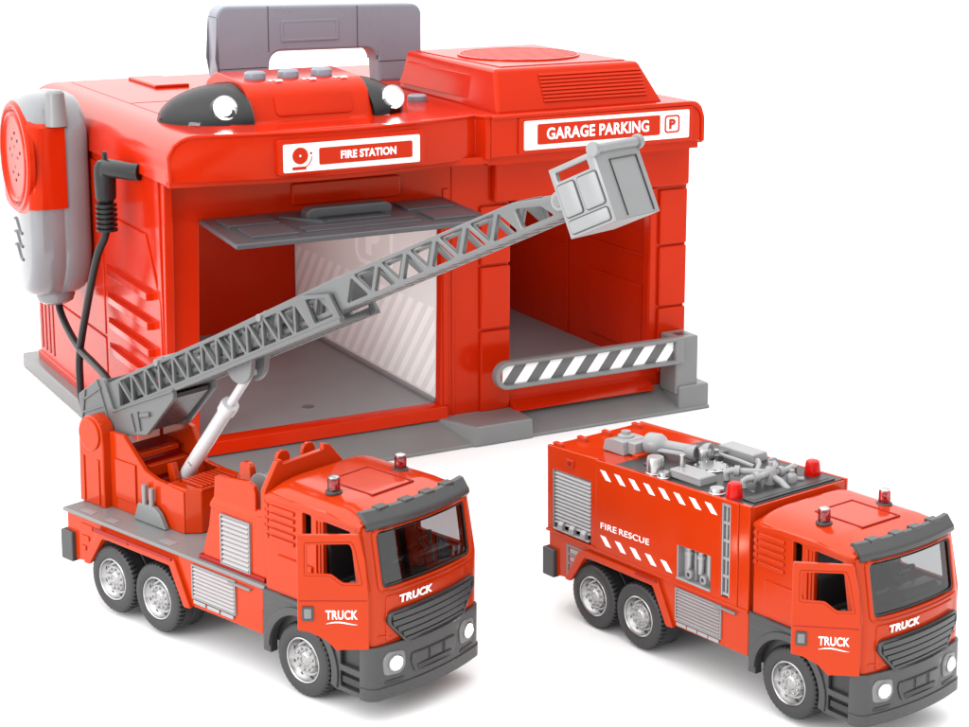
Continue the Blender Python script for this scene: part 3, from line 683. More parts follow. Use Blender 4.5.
# hose locker
Hs=MB().box(1.74,2.36,.10,.13,1.30,1.78).build('hose_locker',M['silver'],B)
b=MB(); b.box(1.73,1.75,-.015,.10,1.30,1.76).box(1.73,2.37,-.03,.10,1.285,1.315); b.build('locker_frame',M['silver'],Hs,bev=.004)
b=MB()
for x in (1.90,2.13): b.cyl((x,.05,1.45),(x,.05,1.76),.042,n=18).cyl((x,.05,1.66),(x,.05,1.71),.055,n=18)
b.cyl((2.28,.06,1.40),(2.28,.06,1.76),.035,n=16); b.box(1.84,1.87,.04,.09,1.33,1.72); b.box(2.02,2.05,.04,.09,1.33,1.72)
b.build('hose_nozzle',M['silver'],Hs)
for x in (1.97,2.24):
    c=Vector((x,.01,1.41)); b=MB(); b.lathe(c,(0,-1,0),[(.030,0),(.062,0),(.062,.04),(.05,.05),(.030,.05),(.030,0)],n=24); b.build('hose_coupling',M['lgray'],Hs)
    b=MB(); b.lathe(c,(0,-1,0),[(.030,.01),(0,.01)],n=24); b.build('coupling_bore',M['black'],Hs)
# side ladder
Ls=MB().box(2.56,2.71,.045,.06,1.29,2.58).build('side_ladder',M['dgray'],B)
b=MB(); b.box(2.558,2.580,-.01,.05,1.30,2.578).box(2.692,2.712,-.01,.05,1.30,2.578)
for i in range(6): z=1.33+i*.245; b.box(2.58,2.692,.0,.045,z-.018,z+.022)
b.box(2.60,2.635,.02,.045,1.3,2.55); b.build('ladder_rungs',M['silver'],Ls,bev=.004)
louver('side_grille',1.73,2.56,.70,1.13,9,-.004,M['silver'],B,fm=M['lgray'])
b=MB()
for i in range(4): b.box(1.74+i*.205,1.74+i*.205+.19,-.03,.0,.615,.665)
b.build('step_light',M['silver'],B,bev=.01)
MB().box(2.44,2.85,-.045,.01,1.115,1.145).build('side_handle',M['gray'],B,bev=.01)
MB().box(.95,1.38,-.075,-.045,1.12,1.15).build('arch_trim',M['dred'],B,bev=.006)
# roof equipment
def rz(x): return roofz(x)+.006
def pot(x,y,r,h,m,flare=0):
    b=MB(); b.lathe((x,y,rz(x)),(0,0,1),[(r*1.12,0),(r*1.12,.02),(r,.03),(r,h-.03),(r*.88,h),(0,h)],n=30); return b
pot(1.10,.16,.125,.24,0).build('filler_cap',M['chrome'],RF)
pot(1.34,.09,.085,.09,0).build('filler_cap',M['chrome'],RF)
pot(2.33,.12,.105,.08,0).build('filler_cap',M['chrome'],RF)
pot(1.18,1.02,.10,.20,0).build('filler_cap',M['chrome'],RF)
b=MB(); b.lathe((1.12,1.30,rz(1.1)),(0,0,1),[(.10,0),(.10,.06),(.05,.07),(.05,.12),(0,.12)],n=24).lathe((1.12,1.45,rz(1.1)),(0,0,1),[(.08,0),(.08,.08),(0,.08)],n=24).cyl((1.05,1.2,rz(1)+.05),(1.2,1.55,rz(1)+.05),.03); b.build('valve',M['chrome'],RF)
b=MB(); b.lathe((1.45,.88,rz(1.45)),(0,0,1),[(.25,0),(.25,.025),(.235,.035),(0,.04)],n=48)
for i in range(12): b.lathe((1.45+.215*cos(i*PI/6),.88+.215*sin(i*PI/6),rz(1.45)+.03),(0,0,1),[(.018,0),(.018,.02),(0,.02)],n=8)
b.build('manhole_lid',M['chrome'],RF)
def slab(x,y,lx,ly,h,a,name,m):
    c,s=cos(a),sin(a); b=MB(); z=rz(x)
    P=[]
    for zz,k in ((z,1),(z+h,.95)):
        for u,v in ((-1,-1),(1,-1),(1,1),(-1,1)): P.append((x+(u*lx*c-v*ly*s)*k/2,y+(u*lx*s+v*ly*c)*k/2,zz))
    b.hexa(P); return b.build(name,m,RF,bev=.025,seg=3)
bx=slab(1.66,.33,.62,.34,.12,0,'equipment_box',M['fit'])
MB().box(1.36,1.97,.15,.155,rz(1.6)+.10,rz(1.6)+.105).build('box_seam',M['gray'],bx)
b=MB(); b.cyl((1.42,.36,rz(1.4)+.10),(1.42,.36,rz(1.4)+.30),.045,n=20); b.build('box_spigot',M['chrome'],bx,bev=.01)
slab(1.34,1.62,.72,.30,.13,0,'equipment_box',M['fit'])
b=MB(); b.tube([(1.10,1.33,rz(1)+.06),(1.6,1.28,rz(1.6)+.06),(1.95,1.22,rz(2)+.06)],.03,10); b.build('roof_pipe',M['fit'],RF)
# pump manifold
b=MB(); z=rz(2.3)
def pipe(pts,r): b.tube([Vector(p) for p in pts],r,14)
pipe([(2.02,.62,z),(2.0,.62,z+.10),(2.06,.66,z+.14),(2.25,.80,z+.14),(2.45,.98,z+.14),(2.52,1.05,z+.14)],.048)
pipe([(2.40,.55,z),(2.38,.56,z+.09),(2.42,.60,z+.13),(2.52,.72,z+.15),(2.50,.95,z+.16),(2.30,1.25,z+.16),(2.10,1.40,z+.14),(2.02,1.46,z+.10),(2.0,1.47,z)],.048)
pipe([(2.30,.90,z+.14),(2.15,1.10,z+.15),(1.95,1.28,z+.12)],.04)
pipe([(2.50,.95,z+.14),(2.52,1.25,z+.14),(2.42,1.50,z+.12),(2.36,1.56,z)],.045)
pipe([(2.50,.95,z+.13),(2.70,.95,z+.08),(2.84,.92,z+.03),(2.86,.92,z)],.045)
for c,dv_ in (((2.13,.70,z+.14),(1,.7,0)),((2.49,.68,z+.145),(.3,1,0)),((2.51,1.12,z+.14),(0,1,0)),((2.20,1.33,z+.15),(-1,.7,0))):
    d=Vector(dv_).normalized(); c=Vector(c); b.cyl(c-d*.035,c+d*.035,.075,n=20)
b.lathe((2.50,.95,z),(0,0,1),[(.085,0),(.085,.2),(.06,.24),(.03,.26),(.03,.31),(0,.31)],n=24)
b.build('pump_manifold',M['fit'],RF)
b=MB(); b.lathe((2.66,1.20,z),(0,0,1),[(.075,0),(.075,.10),(.06,.13),(.035,.15),(.035,.19),(0,.19)],n=8).cyl((2.66,1.20,z+.06),(2.74,1.34,z+.05),.03); b.build('hydrant_cap',M['fit'],RF)
beacon(B,2.60,.17,roofz(2.6),plain=True,s=1.0); beacon(B,2.60,W-.20,roofz(2.6),plain=True,s=1.0)
b=MB(); b.box(2.76,2.98,.15,1.70,roofz(2.9)+.004,roofz(2.9)+.03); b.build('roof_vent',M['deckm'],RF,bev=.01)
b=MB(); b.box(2.82,2.92,.20,1.64,roofz(2.9)+.028,roofz(2.9)+.034); b.build('vent_slot',M['black'],RF)
for x,y in ((.75,.40),(.78,1.05),(1.05,1.32)):
    b=MB(); b.lathe((x,y,rz(x)),(0,0,1),[(.10,0),(.10,.02),(.08,.03),(0,.032)],n=24); b.build('roof_port',M['black'],RF)
b=MB(); b.lathe((2.62,.50,z),(0,0,1),[(.03,0),(.03,.03),(0,.035)],n=12); b.build('roof_bolt',M['chrome'],RF)
# water cannon
cz=roofz(.2); b=MB()
b.prism(rpoly([(-.28,cz),(-.24,cz+.16),(-.10,cz+.20),(.14,cz+.20),(.18,cz)],.03),'y',.42,.86); cn=b.build('water_cannon',M['fit'],B,bev=.02)
b=MB(); b.lathe((-.05,.66,cz+.19),(0,0,1),[(.12,0),(.12,.03),(.07,.05),(.07,.09),(0,.09)],n=20); b.build('cannon_swivel',M['fit'],cn)
b=MB(); b.prism(rpoly([(.16,cz+.02),(.16,cz+.20),(.32,cz+.20),(.32,cz+.02)],.02),'y',.50,.84); b.build('cannon_neck',M['fit'],cn,bev=.02)
b=MB(); b.lathe((.30,.75,cz+.17),(1,.34,0),[(0,0),(.14,0),(.16,.04),(.16,.20),(.13,.26),(.09,.30),(.07,.34),(.065,.62),(.08,.63),(.08,.70),(.06,.71),(0,.71)],n=28); b.build('cannon_barrel',M['fit'],cn)
b=MB(); b.cyl((.52,.72,cz+.12),(.98,.88,cz+.12),.038,n=16).cyl((.50,.90,cz+.19),(.98,1.05,cz+.19),.038,n=16); b.build('cannon_tube',M['fit'],cn)
b=MB(); b.lathe((.92,.90,cz+.16),(1,.34,0),[(0,0),(.05,0),(.11,.08),(.12,.18),(.09,.18),(0,.10)],n=24,sx=1).lathe((1.02,1.10,cz+.17),(1,.34,0),[(0,0),(.05,0),(.11,.08),(.12,.16),(.09,.16),(0,.10)],n=24); b.build('cannon_nozzle',M['fit'],cn)
MB().box(.30,.42,.46,1.2,cz-.01,cz+.06).build('cannon_cradle',red,B,bev=.015)

# ============================================================ FIRE STATION
S=empty('toy_fire_station',(-4.965,28.697,0),(0,0,.496),1.0,
  'large red toy fire station playset with grey carry handle, open grey door and striped barrier','toy playset')
# placeholders replaced after reading the fitted numbers
import sys
SR=M['red']; GR=M['gray']
XL,XR,YF,YB=.03,10.28,.60,8.45
b=MB(); b.box(-.24,10.36,.55,8.95,-.024,.28); BP=b.build('base_plate',GR,S,bev=.05,seg=3)
b=MB(); b.prism([(-.15,-.024),(-.15,.03),(.62,.35),(.62,-.024)],'x',-.2,10.4); b.build('front_ramp',GR,BP,bev=.02)
b=MB(); b.hexa([(5.36,-.20,-.024),(6.55,-.20,-.024),(6.60,.62,-.024),(4.9,.62,-.024),(5.42,-.18,.34),(6.53,-.18,.34),(6.53,.64,.37),(4.95,.64,.37)]); b.build('pillar_block',GR,BP,bev=.035,seg=3)
# walls
fw=[(XL,.33),(XR-.03,.33),(XR+.02,5.1),(XL-.04,5.1)]
h1=[(.58,.57),(5.07,.57),(5.13,4.34),(.68,4.34)]; h2=[(6.46,.72),(9.45,.72),(9.47,4.15),(6.46,4.15)]
FWl=plate('front_wall',[fw,h1,h2],SR,S,'y',YF,YF+.20,.02)
# red thresholds
b=MB(); b.prism([(.30,.34),(.60,.56),(.8,.60),(.8,.34)],'x',6.46,9.47); b.build('threshold',SR,FWl,bev=.02)
b=MB(); b.prism([(.50,.34),(.55,.56),(.64,.60),(.8,.60),(.8,.34)],'x',.45,5.2); b.build('threshold',SR,FWl,bev=.02)
# raised frame blocks on the pillars
def blk(x0,x1,z0,z1,t=.07,y=YF): return plate('wall_block',rrect(x0,x1,z0,z1,.03),SR,FWl,'y',y-t,y+.01,.025)
for z0,z1 in ((.36,1.84),(1.88,3.02),(3.06,4.12)): blk(5.86,6.46,z0,z1)
for z0,z1 in ((.60,1.84),(1.88,3.02),(3.06,4.10)): blk(9.66,10.26,z0,z1)
b=MB(); b.box(6.10,10.24,YF-.16,YF+.01,4.18,4.98); b.build('lintel_panel',SR,FWl,bev=.05,seg=3)
plate('lintel_panel',rrect(2.3,4.3,4.45,4.82,.05),SR,FWl,'y',YF-.06,YF+.01,.025)
b=MB(); b.box(9.47,9.60,YF-.03,YF+.01,.7,4.15); b.box(5.13,5.24,YF-.03,YF+.01,.58,4.5); b.box(5.30,5.36,YF-.02,YF+.01,.36,5.0); b.build('door_jamb',SR,FWl,bev=.015)
# left wall (a thin skin with relief)
def yp(name,loop,x0,x1,m,p,bev=.02): return plate(name,loop,m,p,'x',x0,x1,bev)
LW=yp('left_wall',[[(YF,.30),(YB,.30),(YB,5.0),(YF-.2,5.05)]],XL,XL+.15,SR,S)
MB().box(XL+.02,XR-.02,YB-.12,YB,.3,5.1).build('back_wall',SR,S,bev=.03)
MB().box(XR-.15,XR,YF+.2,YB-.12,.3,5.05).build('right_wall',SR,S,bev=.03)
yp('wall_panel',rpoly([(.66,.42),(3.72,.42),(3.72,4.6),(3.40,4.05),(1.37,4.05),(.66,3.0)],.04),XL-.035,XL+.01,SR,LW)
yp('wall_panel',rpoly([(3.80,.42),(8.35,.42),(8.35,1.72),(3.80,1.72)],.04),XL-.035,XL+.01,SR,LW)
yp('wall_panel',rpoly([(3.80,1.78),(8.35,1.78),(8.35,4.9),(3.80,4.9)],.04),XL-.035,XL+.01,SR,LW)
for z in (3.06,2.56,2.10,1.64):
    b=MB(); b.prism([(XL-.03,3.62),(XL-.14,3.25),(XL-.15,1.05),(XL+.0,1.0),(XL+.0,3.62)],'z',z-.075,z+.06); b.build('wall_rib',SR,LW,bev=.03,seg=3)
for i in range(4):
    y=8.15-i*.27; b=MB(); b.box(XL-.05,XL-.03,y-.045,y+.045,.55,2.3); b.build('vent_slot',M['dred'],LW,bev=.008)
MB().box(-.04,.1,.66,YB,.26,.44).build('wall_foot',SR,LW,bev=.03)
# upper body with rounded left shoulder
prof=[(-.03,5.05)]+arc(.62,5.16,.64,180,90,10)+[(10.0,5.80)]+arc(10.0,5.55,.25,90,0,5)+[(10.25,5.02)]
RO=plate('roof',prof,SR,S,'y',.06,8.60,.03)
def yl(x):
    if x<5.5: return -.05-.50*sin(PI*max(0,x)/5.5)**.9
    return -.30
# shelf between fascia and roof body
pl=[(x,yl(x)+.10) for x in [i*.25 for i in range(2,22)]]+[(5.62,-.2),(9.95,-.2),(9.95,.5),(0.5,.5)]
plate('roof_front',pl,SR,RO,'z',5.55,5.775,.02)
def fas(o):
    def f(u,v):
        x=-.02+5.62*u; k=0
        zt=5.86 if x>.42 else 5.46+.40*math.sqrt(max(0,1-((.42-x)/.45)**2))
        z=5.10+(zt-5.10)*v
        return (x,yl(x)+o-.02*sin(PI*v),z)
    return f
FA=MB().grid(fas(0),60,8,thick=fas(.14)).build('fascia',SR,S,bev=.015)
def rim(o,dz):   # raised lip that follows the top edge
    pts=[]
    for i in range(61):
        x=-.02+5.62*i/60; zt=5.86 if x>.42 else 5.46+.40*math.sqrt(max(0,1-((.42-x)/.45)**2)); pts.append((x,yl(x)+o,zt+dz))
    return pts
b=MB(); b.tube([(-.01,-.06,5.12)]+rim(.0,-.03),.032,8); b.build('fascia_lip',SR,FA)
fr=[(5.60,5.12),(9.98,5.12),(9.98,5.50)]+arc(9.62,5.50,.36,0,90,8)+[(5.60,5.84)]
FB=plate('fascia',fr,SR,S,'y',-.32,-.16,.03)
plate('fascia_lip',[[(9.98,5.12)]+[(9.98,5.50)]+arc(9.62,5.50,.36,0,90,8)+[(5.60,5.84)]+[(5.60,5.78)]+arc(9.62,5.50,.29,90,0,8)+[(9.91,5.12)]],SR,FB,'y',-.36,-.30,.015)
b=MB(); b.hexa([(9.7,-.3,5.14),(9.97,-.3,5.14),(10.22,.6,5.14),(9.7,.6,5.14),(9.7,-.3,5.45),(10.0,-.3,5.48),(10.25,.6,5.6),(9.7,.6,5.7)]); b.build('fascia_return',SR,FB,bev=.04)
b=MB(); b.prism([(-.02,-.03),(.0,.45),(5.6,.45),(5.6,-.25)]+[(x,yl(x)+.12) for x in (4.8,4,3.2,2.4,1.6,.8)],'z',5.02,5.14); b.build('soffit',SR,S)
b=MB(); b.box(5.6,9.95,-.2,.62,4.98,5.14); b.build('soffit',SR,S)
# signs
def smap(x0,z0,o,dz=0.): return lambda a,b_,c:(x0+a,-.535+.02*(x0+a-2.9)-o-c,z0+b_+dz*a)
def splate(name,loops,x0,z0,o,th,m,parent,bev=.008):
    if not isinstance(loops[0][0],(tuple,list)): loops=[loops]
    me=curve_mesh([dense(L,.12) for L in loops],th,bev); f=smap(x0,z0,o); remap(me,lambda p:Vector(f(p.x,p.y,p.z))); return link(name,me,m,parent)
SG=splate('station_sign',rrect(0,2.62,0,.58,.05),1.60,5.16,-.02,.14,SR,FA)
splate('sign_plate',rrect(0,2.44,0,.455,.03),1.68,5.215,.062,.012,M['print'],SG,0)
splate('sign_field',rrect(0,1.68,0,.275,.03),2.30,5.305,.072,.006,SR,SG,0)
text('sign_lettering','FIRE STATION',.2,M['print'],SG,smap(2.68,5.375,.076),fit=(1.0,.135),off=.008)
bell=splate('bell_symbol',[arc(0,0,.135,0,360,28)[:-1],arc(0,0,.022,0,360,12)[:-1]],1.97,5.475,.072,.008,SR,SG,0)
splate('bell_foot',rrect(-.12,.12,-.025,.025,.01),1.95,5.275,.072,.008,SR,SG,0)
splate('bell_clapper',[arc(.19,.03,.02,0,360,12)[:-1]],1.97,5.475,.072,.008,SR,SG,0)
splate('bell_arm',[arc(.02,-.02,.185,0,-75,10)+arc(.02,-.02,.172,-75,0,10)],1.97,5.475,.072,.008,SR,SG,0)
G2=plate('garage_sign',rrect(6.12,9.72,5.155,5.78,.04),SR,FB,'y',-.36,-.31,.012)
plate('sign_plate',rrect(6.22,9.63,5.215,5.72,.03),M['print'],G2,'y',-.372,-.36,0)
plate('sign_field',rrect(6.48,9.00,5.30,5.655,.03),SR,G2,'y',-.380,-.371,0)
text('sign_lettering','GARAGE PARKING',.3,M['print'],G2,lambda a,b_,c:(6.66+a,-.383-c,5.375+b_),fit=(2.10,.21),off=.008)
plate('parking_symbol',[rrect(9.10,9.42,5.32,5.64,.06),rrect(9.13,9.39,5.35,5.61,.04)],SR,G2,'y',-.380,-.371,0)
text('parking_letter','P',.3,SR,G2,lambda a,b_,c:(9.195+a,-.383-c,5.39+b_),fit=(.13,.18),off=.012)
# ---- interior
FL=M['floor']
MB().box(.15,5.10,.78,7.3,.40,.60).build('bay_floor',FL,S,bev=.01)
MB().box(6.47,9.62,.78,7.3,.40,.66).build('bay_floor',FL,S,bev=.01)
b=MB(); b.lathe((2.95,1.6,.595),(0,0,1),[(.0,.012),(.11,.012),(.11,.0)],n=24); b.build('floor_dimple',M['stripe'],S)
MB().box(.15,5.10,7.3,7.4,.3,5.0).build('bay_back_wall',SR,S)
MB().box(6.47,9.62,7.3,7.4,.3,5.0).build('bay_back_wall',SR,S)
MB().box(6.3,6.46,.8,7.3,.3,5.0).build('inner_wall',SR,S)
RW=MB().box(9.62,9.75,.8,7.3,.3,5.0).build('inner_wall',SR,S)
b=MB(); b.box(9.58,9.62,3.75,3.85,.66,4.9).box(9.59,9.62,3.85,7.2,2.45,2.52).box(9.57,9.62,1.0,2.9,.9,2.2).box(9.59,9.62,.9,3.7,2.75,2.80); b.build('inner_wall_panel',SR,RW,bev=.012)
DV=MB().box(5.11,5.20,.8,7.3,.3,5.0).build('bay_divider',M['panel'],S)
b=MB(); b.box(5.02,5.10,.8,7.3,.60,.66); b.build('floor_kerb',M['lgray'],DV,bev=.01)
# P sign and hatching on the divider
def xm(name,loops,m,x=5.107,th=.004):
    me=curve_mesh(loops,th,0); remap(me,lambda p:Vector((x-p.z,p.x,p.y))); return link(name,me,m,DV)
xm('parking_mark',[rrect(2.55,4.25,2.55,3.62,.28),rrect(2.69,4.11,2.65,3.52,.20)],M['print'])
text('parking_letter','P',.8,M['print'],DV,lambda a,b_,c:(5.105-c,3.75-a,2.76+b_),fit=(.62,.66),off=.05)
def clip(poly,a,b,c):      # keep a*y+b*z<=c
    out=[]
    for i in range(len(poly)):
        p,q=poly[i],poly[(i+1)%len(poly)]; dp=a*p[0]+b*p[1]-c; dq=a*q[0]+b*q[1]-c
        if dp<=0: out.append(p)
        if dp*dq<0: t=dp/(dp-dq); out.append((p[0]+(q[0]-p[0])*t,p[1]+(q[1]-p[1])*t))
    return out
for i in range(24):
    yc=10.0-i*.40
    P=[(yc,.3),(yc-.21,.3),(yc-.21-2.2,2.9),(yc-2.2,2.9)]
    for cc in ((0,-1,-.70),(0,1,2.30),(1,0,7.25),(-1,0,-.85)):
        P=clip(P,*cc)
        if len(P)<3: break
    if len(P)>=3: xm('hatching',[P],M['print'])
# bay ceiling
MB().box(.15,9.75,.8,7.4,4.9,5.0).build('bay_ceiling',SR,S)
# ---- door leaf, swung up
DL=MB().hexa([(.66,.58,4.27),(.60,-1.28,4.19),(5.18,-1.28,4.19),(5.14,.58,4.27),(.66,.58,4.36),(.60,-1.28,4.28),(5.18,-1.28,4.28),(5.14,.58,4.36)]).build('bay_door',M['door'],S,bev=.035,seg=3)
def dz(y): return 4.329+(y)*.0428
def dbox(x0,x1,y0,y1,h,name='door_relief'):
    b=MB(); b.hexa([(x0,y1,dz(y1)-.01),(x0,y0,dz(y0)-.01),(x1,y0,dz(y0)-.01),(x1,y1,dz(y1)-.01),(x0,y1,dz(y1)+h),(x0,y0,dz(y0)+h),(x1,y0,dz(y0)+h),(x1,y1,dz(y1)+h)]); return b.build(name,M['door'],DL,bev=.012)
for x0,x1 in ((.86,1.75),(4.05,4.92)):
    dbox(x0,x1,-.25,.30,.05); dbox(x0+.1,x1-.0,-1.05,-.38,.05)
dbox(1.9,3.95,-.98,-.78,.035); dbox(1.9,3.95,-.72,-.60,.035)
b=MB()
for P in ([(1.9,.2),(2.0,.2),(2.5,-.5),(2.4,-.5)],[(3.5,-.5),(3.6,-.5),(3.95,.2),(3.85,.2)],[(2.4,-.55),(3.6,-.55),(3.6,-.45),(2.4,-.45)]): b.prism(P,'z',dz(0)-.03,dz(0)+.035)
b.build('door_relief',M['door'],DL,bev=.01)
plate('door_handle',[rpoly([(2.25,4.28),(2.25,4.46),(2.35,4.52),(3.70,4.52),(3.80,4.46),(3.80,4.28)],.05),rpoly([(2.42,4.26),(2.42,4.40),(3.63,4.40),(3.63,4.26)],.02)],M['door'],DL,'y',-.18,.10,.03)
# ---- barrier
PO=MB().box(9.68,10.18,-.05,.50,.30,1.40).build('barrier_post',GR,S,bev=.04,seg=3)
MB().box(9.72,10.40,-.12,.56,-.024,.47).build('post_foot',GR,PO,bev=.05,seg=3)
MB().box(9.82,10.04,.10,.30,1.395,1.406).build('post_slot',M['dgray'],PO)
cap=arc(6.06,1.17,.255,90,270,12)
BA=plate('barrier_arm',[[(9.8,1.425)]+cap+[(9.8,.915)],[(9.62,1.345)]+arc(6.08,1.17,.175,90,270,12)+[(9.62,.995)]],GR,S,'y',-.14,.04,.03)
MB().box(6.0,9.66,-.04,-.01,.98,1.36).build('arm_panel',M['stripe'],BA)
for i in range(8):
    x=5.72+i*.50; P=[(x,.995),(x+.25,.995),(x+.25+.27,1.345),(x+.27,1.345)]
    for cc in ((1,0,9.61),(-1,0,-5.98)):
        P=clip(P,*cc)
        if len(P)<3: break
    if len(P)>=3:
        me=curve_mesh([P],.006,0); remap(me,lambda p:Vector((p.x,-.046+p.z,p.y))); link('arm_stripe',me,M['print'],BA)
# ---- carry handle
HY0,HY1=5.55,6.05
hout=[(2.90,5.80)]+[(2.90,7.2)]+arc(3.12,7.18,.22,180,90,6)+arc(7.0,7.10,.22,90,0,6)+[(7.22,5.80),(6.28,5.80),(6.25,6.30)]+arc(5.98,6.24,.24,0,90,5)+arc(4.20,6.26,.24,90,180,5)+[(3.92,5.80)]
HD=plate('carry_handle',hout,M['bgray'],S,'y',HY0,HY1,.05)
plate('handle_inset',rrect(4.25,5.35,6.72,7.05,.02),M['bgray'],HD,'y',HY0-.015,HY0+.02,.008)
plate('handle_inset',[rrect(4.2,5.4,6.68,7.09,.02),rrect(4.25,5.35,6.73,7.04,.02)],M['bgray'],HD,'y',HY0-.02,HY0+.02,.008)
b=MB(); b.box(3.93,3.945,HY0-.006,HY0+.02,6.5,7.37).box(5.80,5.815,HY0-.006,HY0+.02,6.5,7.32).box(6.27,7.215,HY0-.006,HY0+.02,6.20,6.215).box(2.905,3.9,HY0-.006,HY0+.02,6.2,6.215); b.build('handle_seam',M['dgray'],HD)
MB().box(2.6,7.5,5.35,6.25,5.78,5.815).build('handle_socket',SR,S,bev=.02)
# ---- siren console with two smoked lamps
b=MB(); b.prism(rpoly([(.95,5.74),(1.22,6.28),(1.48,6.44),(2.75,6.50),(3.2,6.3),(3.3,5.74)],.12),'x',1.80,4.02); CO=b.build('siren_console',SR,S,bev=.08,seg=4)
b=MB(); b.prism(rpoly([(.88,5.74),(.93,5.80),(1.0,5.82),(3.3,5.82),(3.3,5.74)],.02),'x',1.4,4.3); b.build('console_foot',SR,CO,bev=.02)
fr_=lambda a,b_,c:(a,1.02+(b_)*.58,5.84+b_)
me=curve_mesh([dense(rrect(2.25,3.65,.05,.42,.08),.1)],.03,.01); remap(me,lambda p:Vector((p.x,1.0+p.y*.50-.012-p.z*.8,5.84+p.y+p.z*.4))); link('console_panel',me,SR,CO)
for x in (2.17,2.78,3.40):
    b=MB(); b.lathe((x,1.78,6.445),(0,0,1),[(.0,0),(.175,0),(.185,.03),(.18,.11),(.15,.135),(0,.14)],n=32); b.build('push_button',M['bgray'],CO)
b=MB()
for x in (2.42,3.04,3.62):
    for k,(dx,dy,w,h) in enumerate(((-.10,0,.05,.08),(-.02,.03,.06,.03),(.06,-.02,.04,.07),(.0,-.06,.12,.02),(.11,.02,.03,.03))): b.box(x+dx,x+dx+w,1.50+dy,1.50+dy+h,6.43,6.452)
b.build('button_icon',M['print'],CO)
b=MB(); b.lathe((5.56,2.42,5.79),(0,0,1),[(.0,0),(.175,0),(.185,.03),(.18,.11),(.15,.135),(0,.14)],n=32); b.build('push_button',M['bgray'],S)
def dome(cx,cy,rx,ry,rz_,sgn,name):
    def f(o):
        def g(u,v):
            a=PI/2*u; t=PI*v
            return (cx+sgn*(rx-o)*sin(a),cy-(ry-o)*cos(a)*cos(t),5.78+(rz_-o)*cos(a)*sin(t))
        return g
    return MB().grid(f(0),16,24).build(name,M['smoke'],CO)
for cx,sgn,rx in ((1.82,-1,1.30),(4.0,1,.92)):
    cy=1.95; k=.93
    dm_=dome(cx,cy,rx,1.05,.62,sgn,'siren_lamp')
    def core(u,v):
        a=PI/2*u; t=PI*v; return (cx+sgn*(rx*.965)*sin(a),cy-(1.05*.96)*cos(a)*cos(t),5.785+(.62*.93)*cos(a)*sin(t))
    MB().grid(core,14,20).build('lamp_housing',M['lampbed'],dm_)
    lx=cx+sgn*min(.46,rx*.5); ly,lz=cy-.86,6.07
    if sgn>0: ly=cy-.80
    b=MB(); b.lathe((lx,ly+.10,lz-.02),(0,-1,.3),[(.0,.02),(.10,.05),(.20,.13),(.215,.13),(.21,-.1)],n=32); b.build('lamp_reflector',M['chrome'],dm_)
    b=MB(); b.lathe((lx,ly,lz),(0,-1,.3),[(0,-.11),(.08,-.075),(.12,0),(.08,.075),(0,.11)],n=24); b.build('lamp_bulb',M['lamp'],dm_)
# ---- vent box
b=MB(); b.hexa([(6.02,.22,5.77),(9.48,.22,5.77),(9.48,4.55,5.77),(6.20,4.55,5.77),(6.17,.60,6.52),(9.15,.60,6.52),(9.15,4.35,6.52),(6.30,4.35,6.52)]); VB=b.build('vent_box',SR,S,bev=.07,seg=4)
MB().box(6.42,9.02,.85,4.2,6.515,6.535).build('vent_top',SR,VB,bev=.02)
b=MB(); b.lathe((7.72,2.5,6.53),(0,0,1),[(1.15,0),(1.15,.03),(1.10,.035),(1.08,.01)],n=56); VR=b.build('round_grille',SR,VB)
b=MB()
for i in range(13):
    y=2.5-1.02+i*.17; h=math.sqrt(max(.02,1.08**2-(y-2.5)**2)); b.box(7.72-h,7.72+h,y-.045,y+.045,6.53,6.56)
b.build('grille_slat',SR,VR,bev=.01)
def vf(z): return .22+(z-5.77)*.507
for i in range(8):
    z=5.94+i*.062
    MB().hexa([(7.0-.02*i*0,vf(z)-.035,z),(9.15,vf(z)-.035,z),(9.15,vf(z)+.05,z),(7.0,vf(z)+.05,z),(7.0,vf(z)-.005,z+.038),(9.15,vf(z)-.005,z+.038),(9.15,vf(z)+.08,z+.038),(7.0,vf(z)+.08,z+.038)]).build('vent_slat',SR,VB,bev=.006)
def vs(z): return 6.10+(z-5.77)*.18
b=MB(); b.hexa([(vs(5.92)-.03,1.2,5.92),(vs(5.92)+.1,1.2,5.92),(vs(5.92)+.1,4.3,5.92),(vs(5.92)-.03,4.3,5.92),(vs(6.34)-.03,1.2,6.34),(vs(6.34)+.1,1.2,6.34),(vs(6.34)+.1,4.1,6.34),(vs(6.34)-.03,4.1,6.34)]); b.build('vent_side_panel',SR,VB,bev=.012)
# roof relief
b=MB(); b.box(.85,.87,.9,8.3,5.795,5.805); b.box(.87,2.7,4.6,4.62,5.795,5.805); b.build('roof_seam',M['dred'],RO)
plate('roof_pocket',[rrect(1.3,2.2,3.3,3.6,.12)],M['dred'],RO,'z',5.795,5.803,0)
MB().box(2.0,2.7,6.6,8.3,5.79,5.86).build('roof_step',SR,RO,bev=.03)

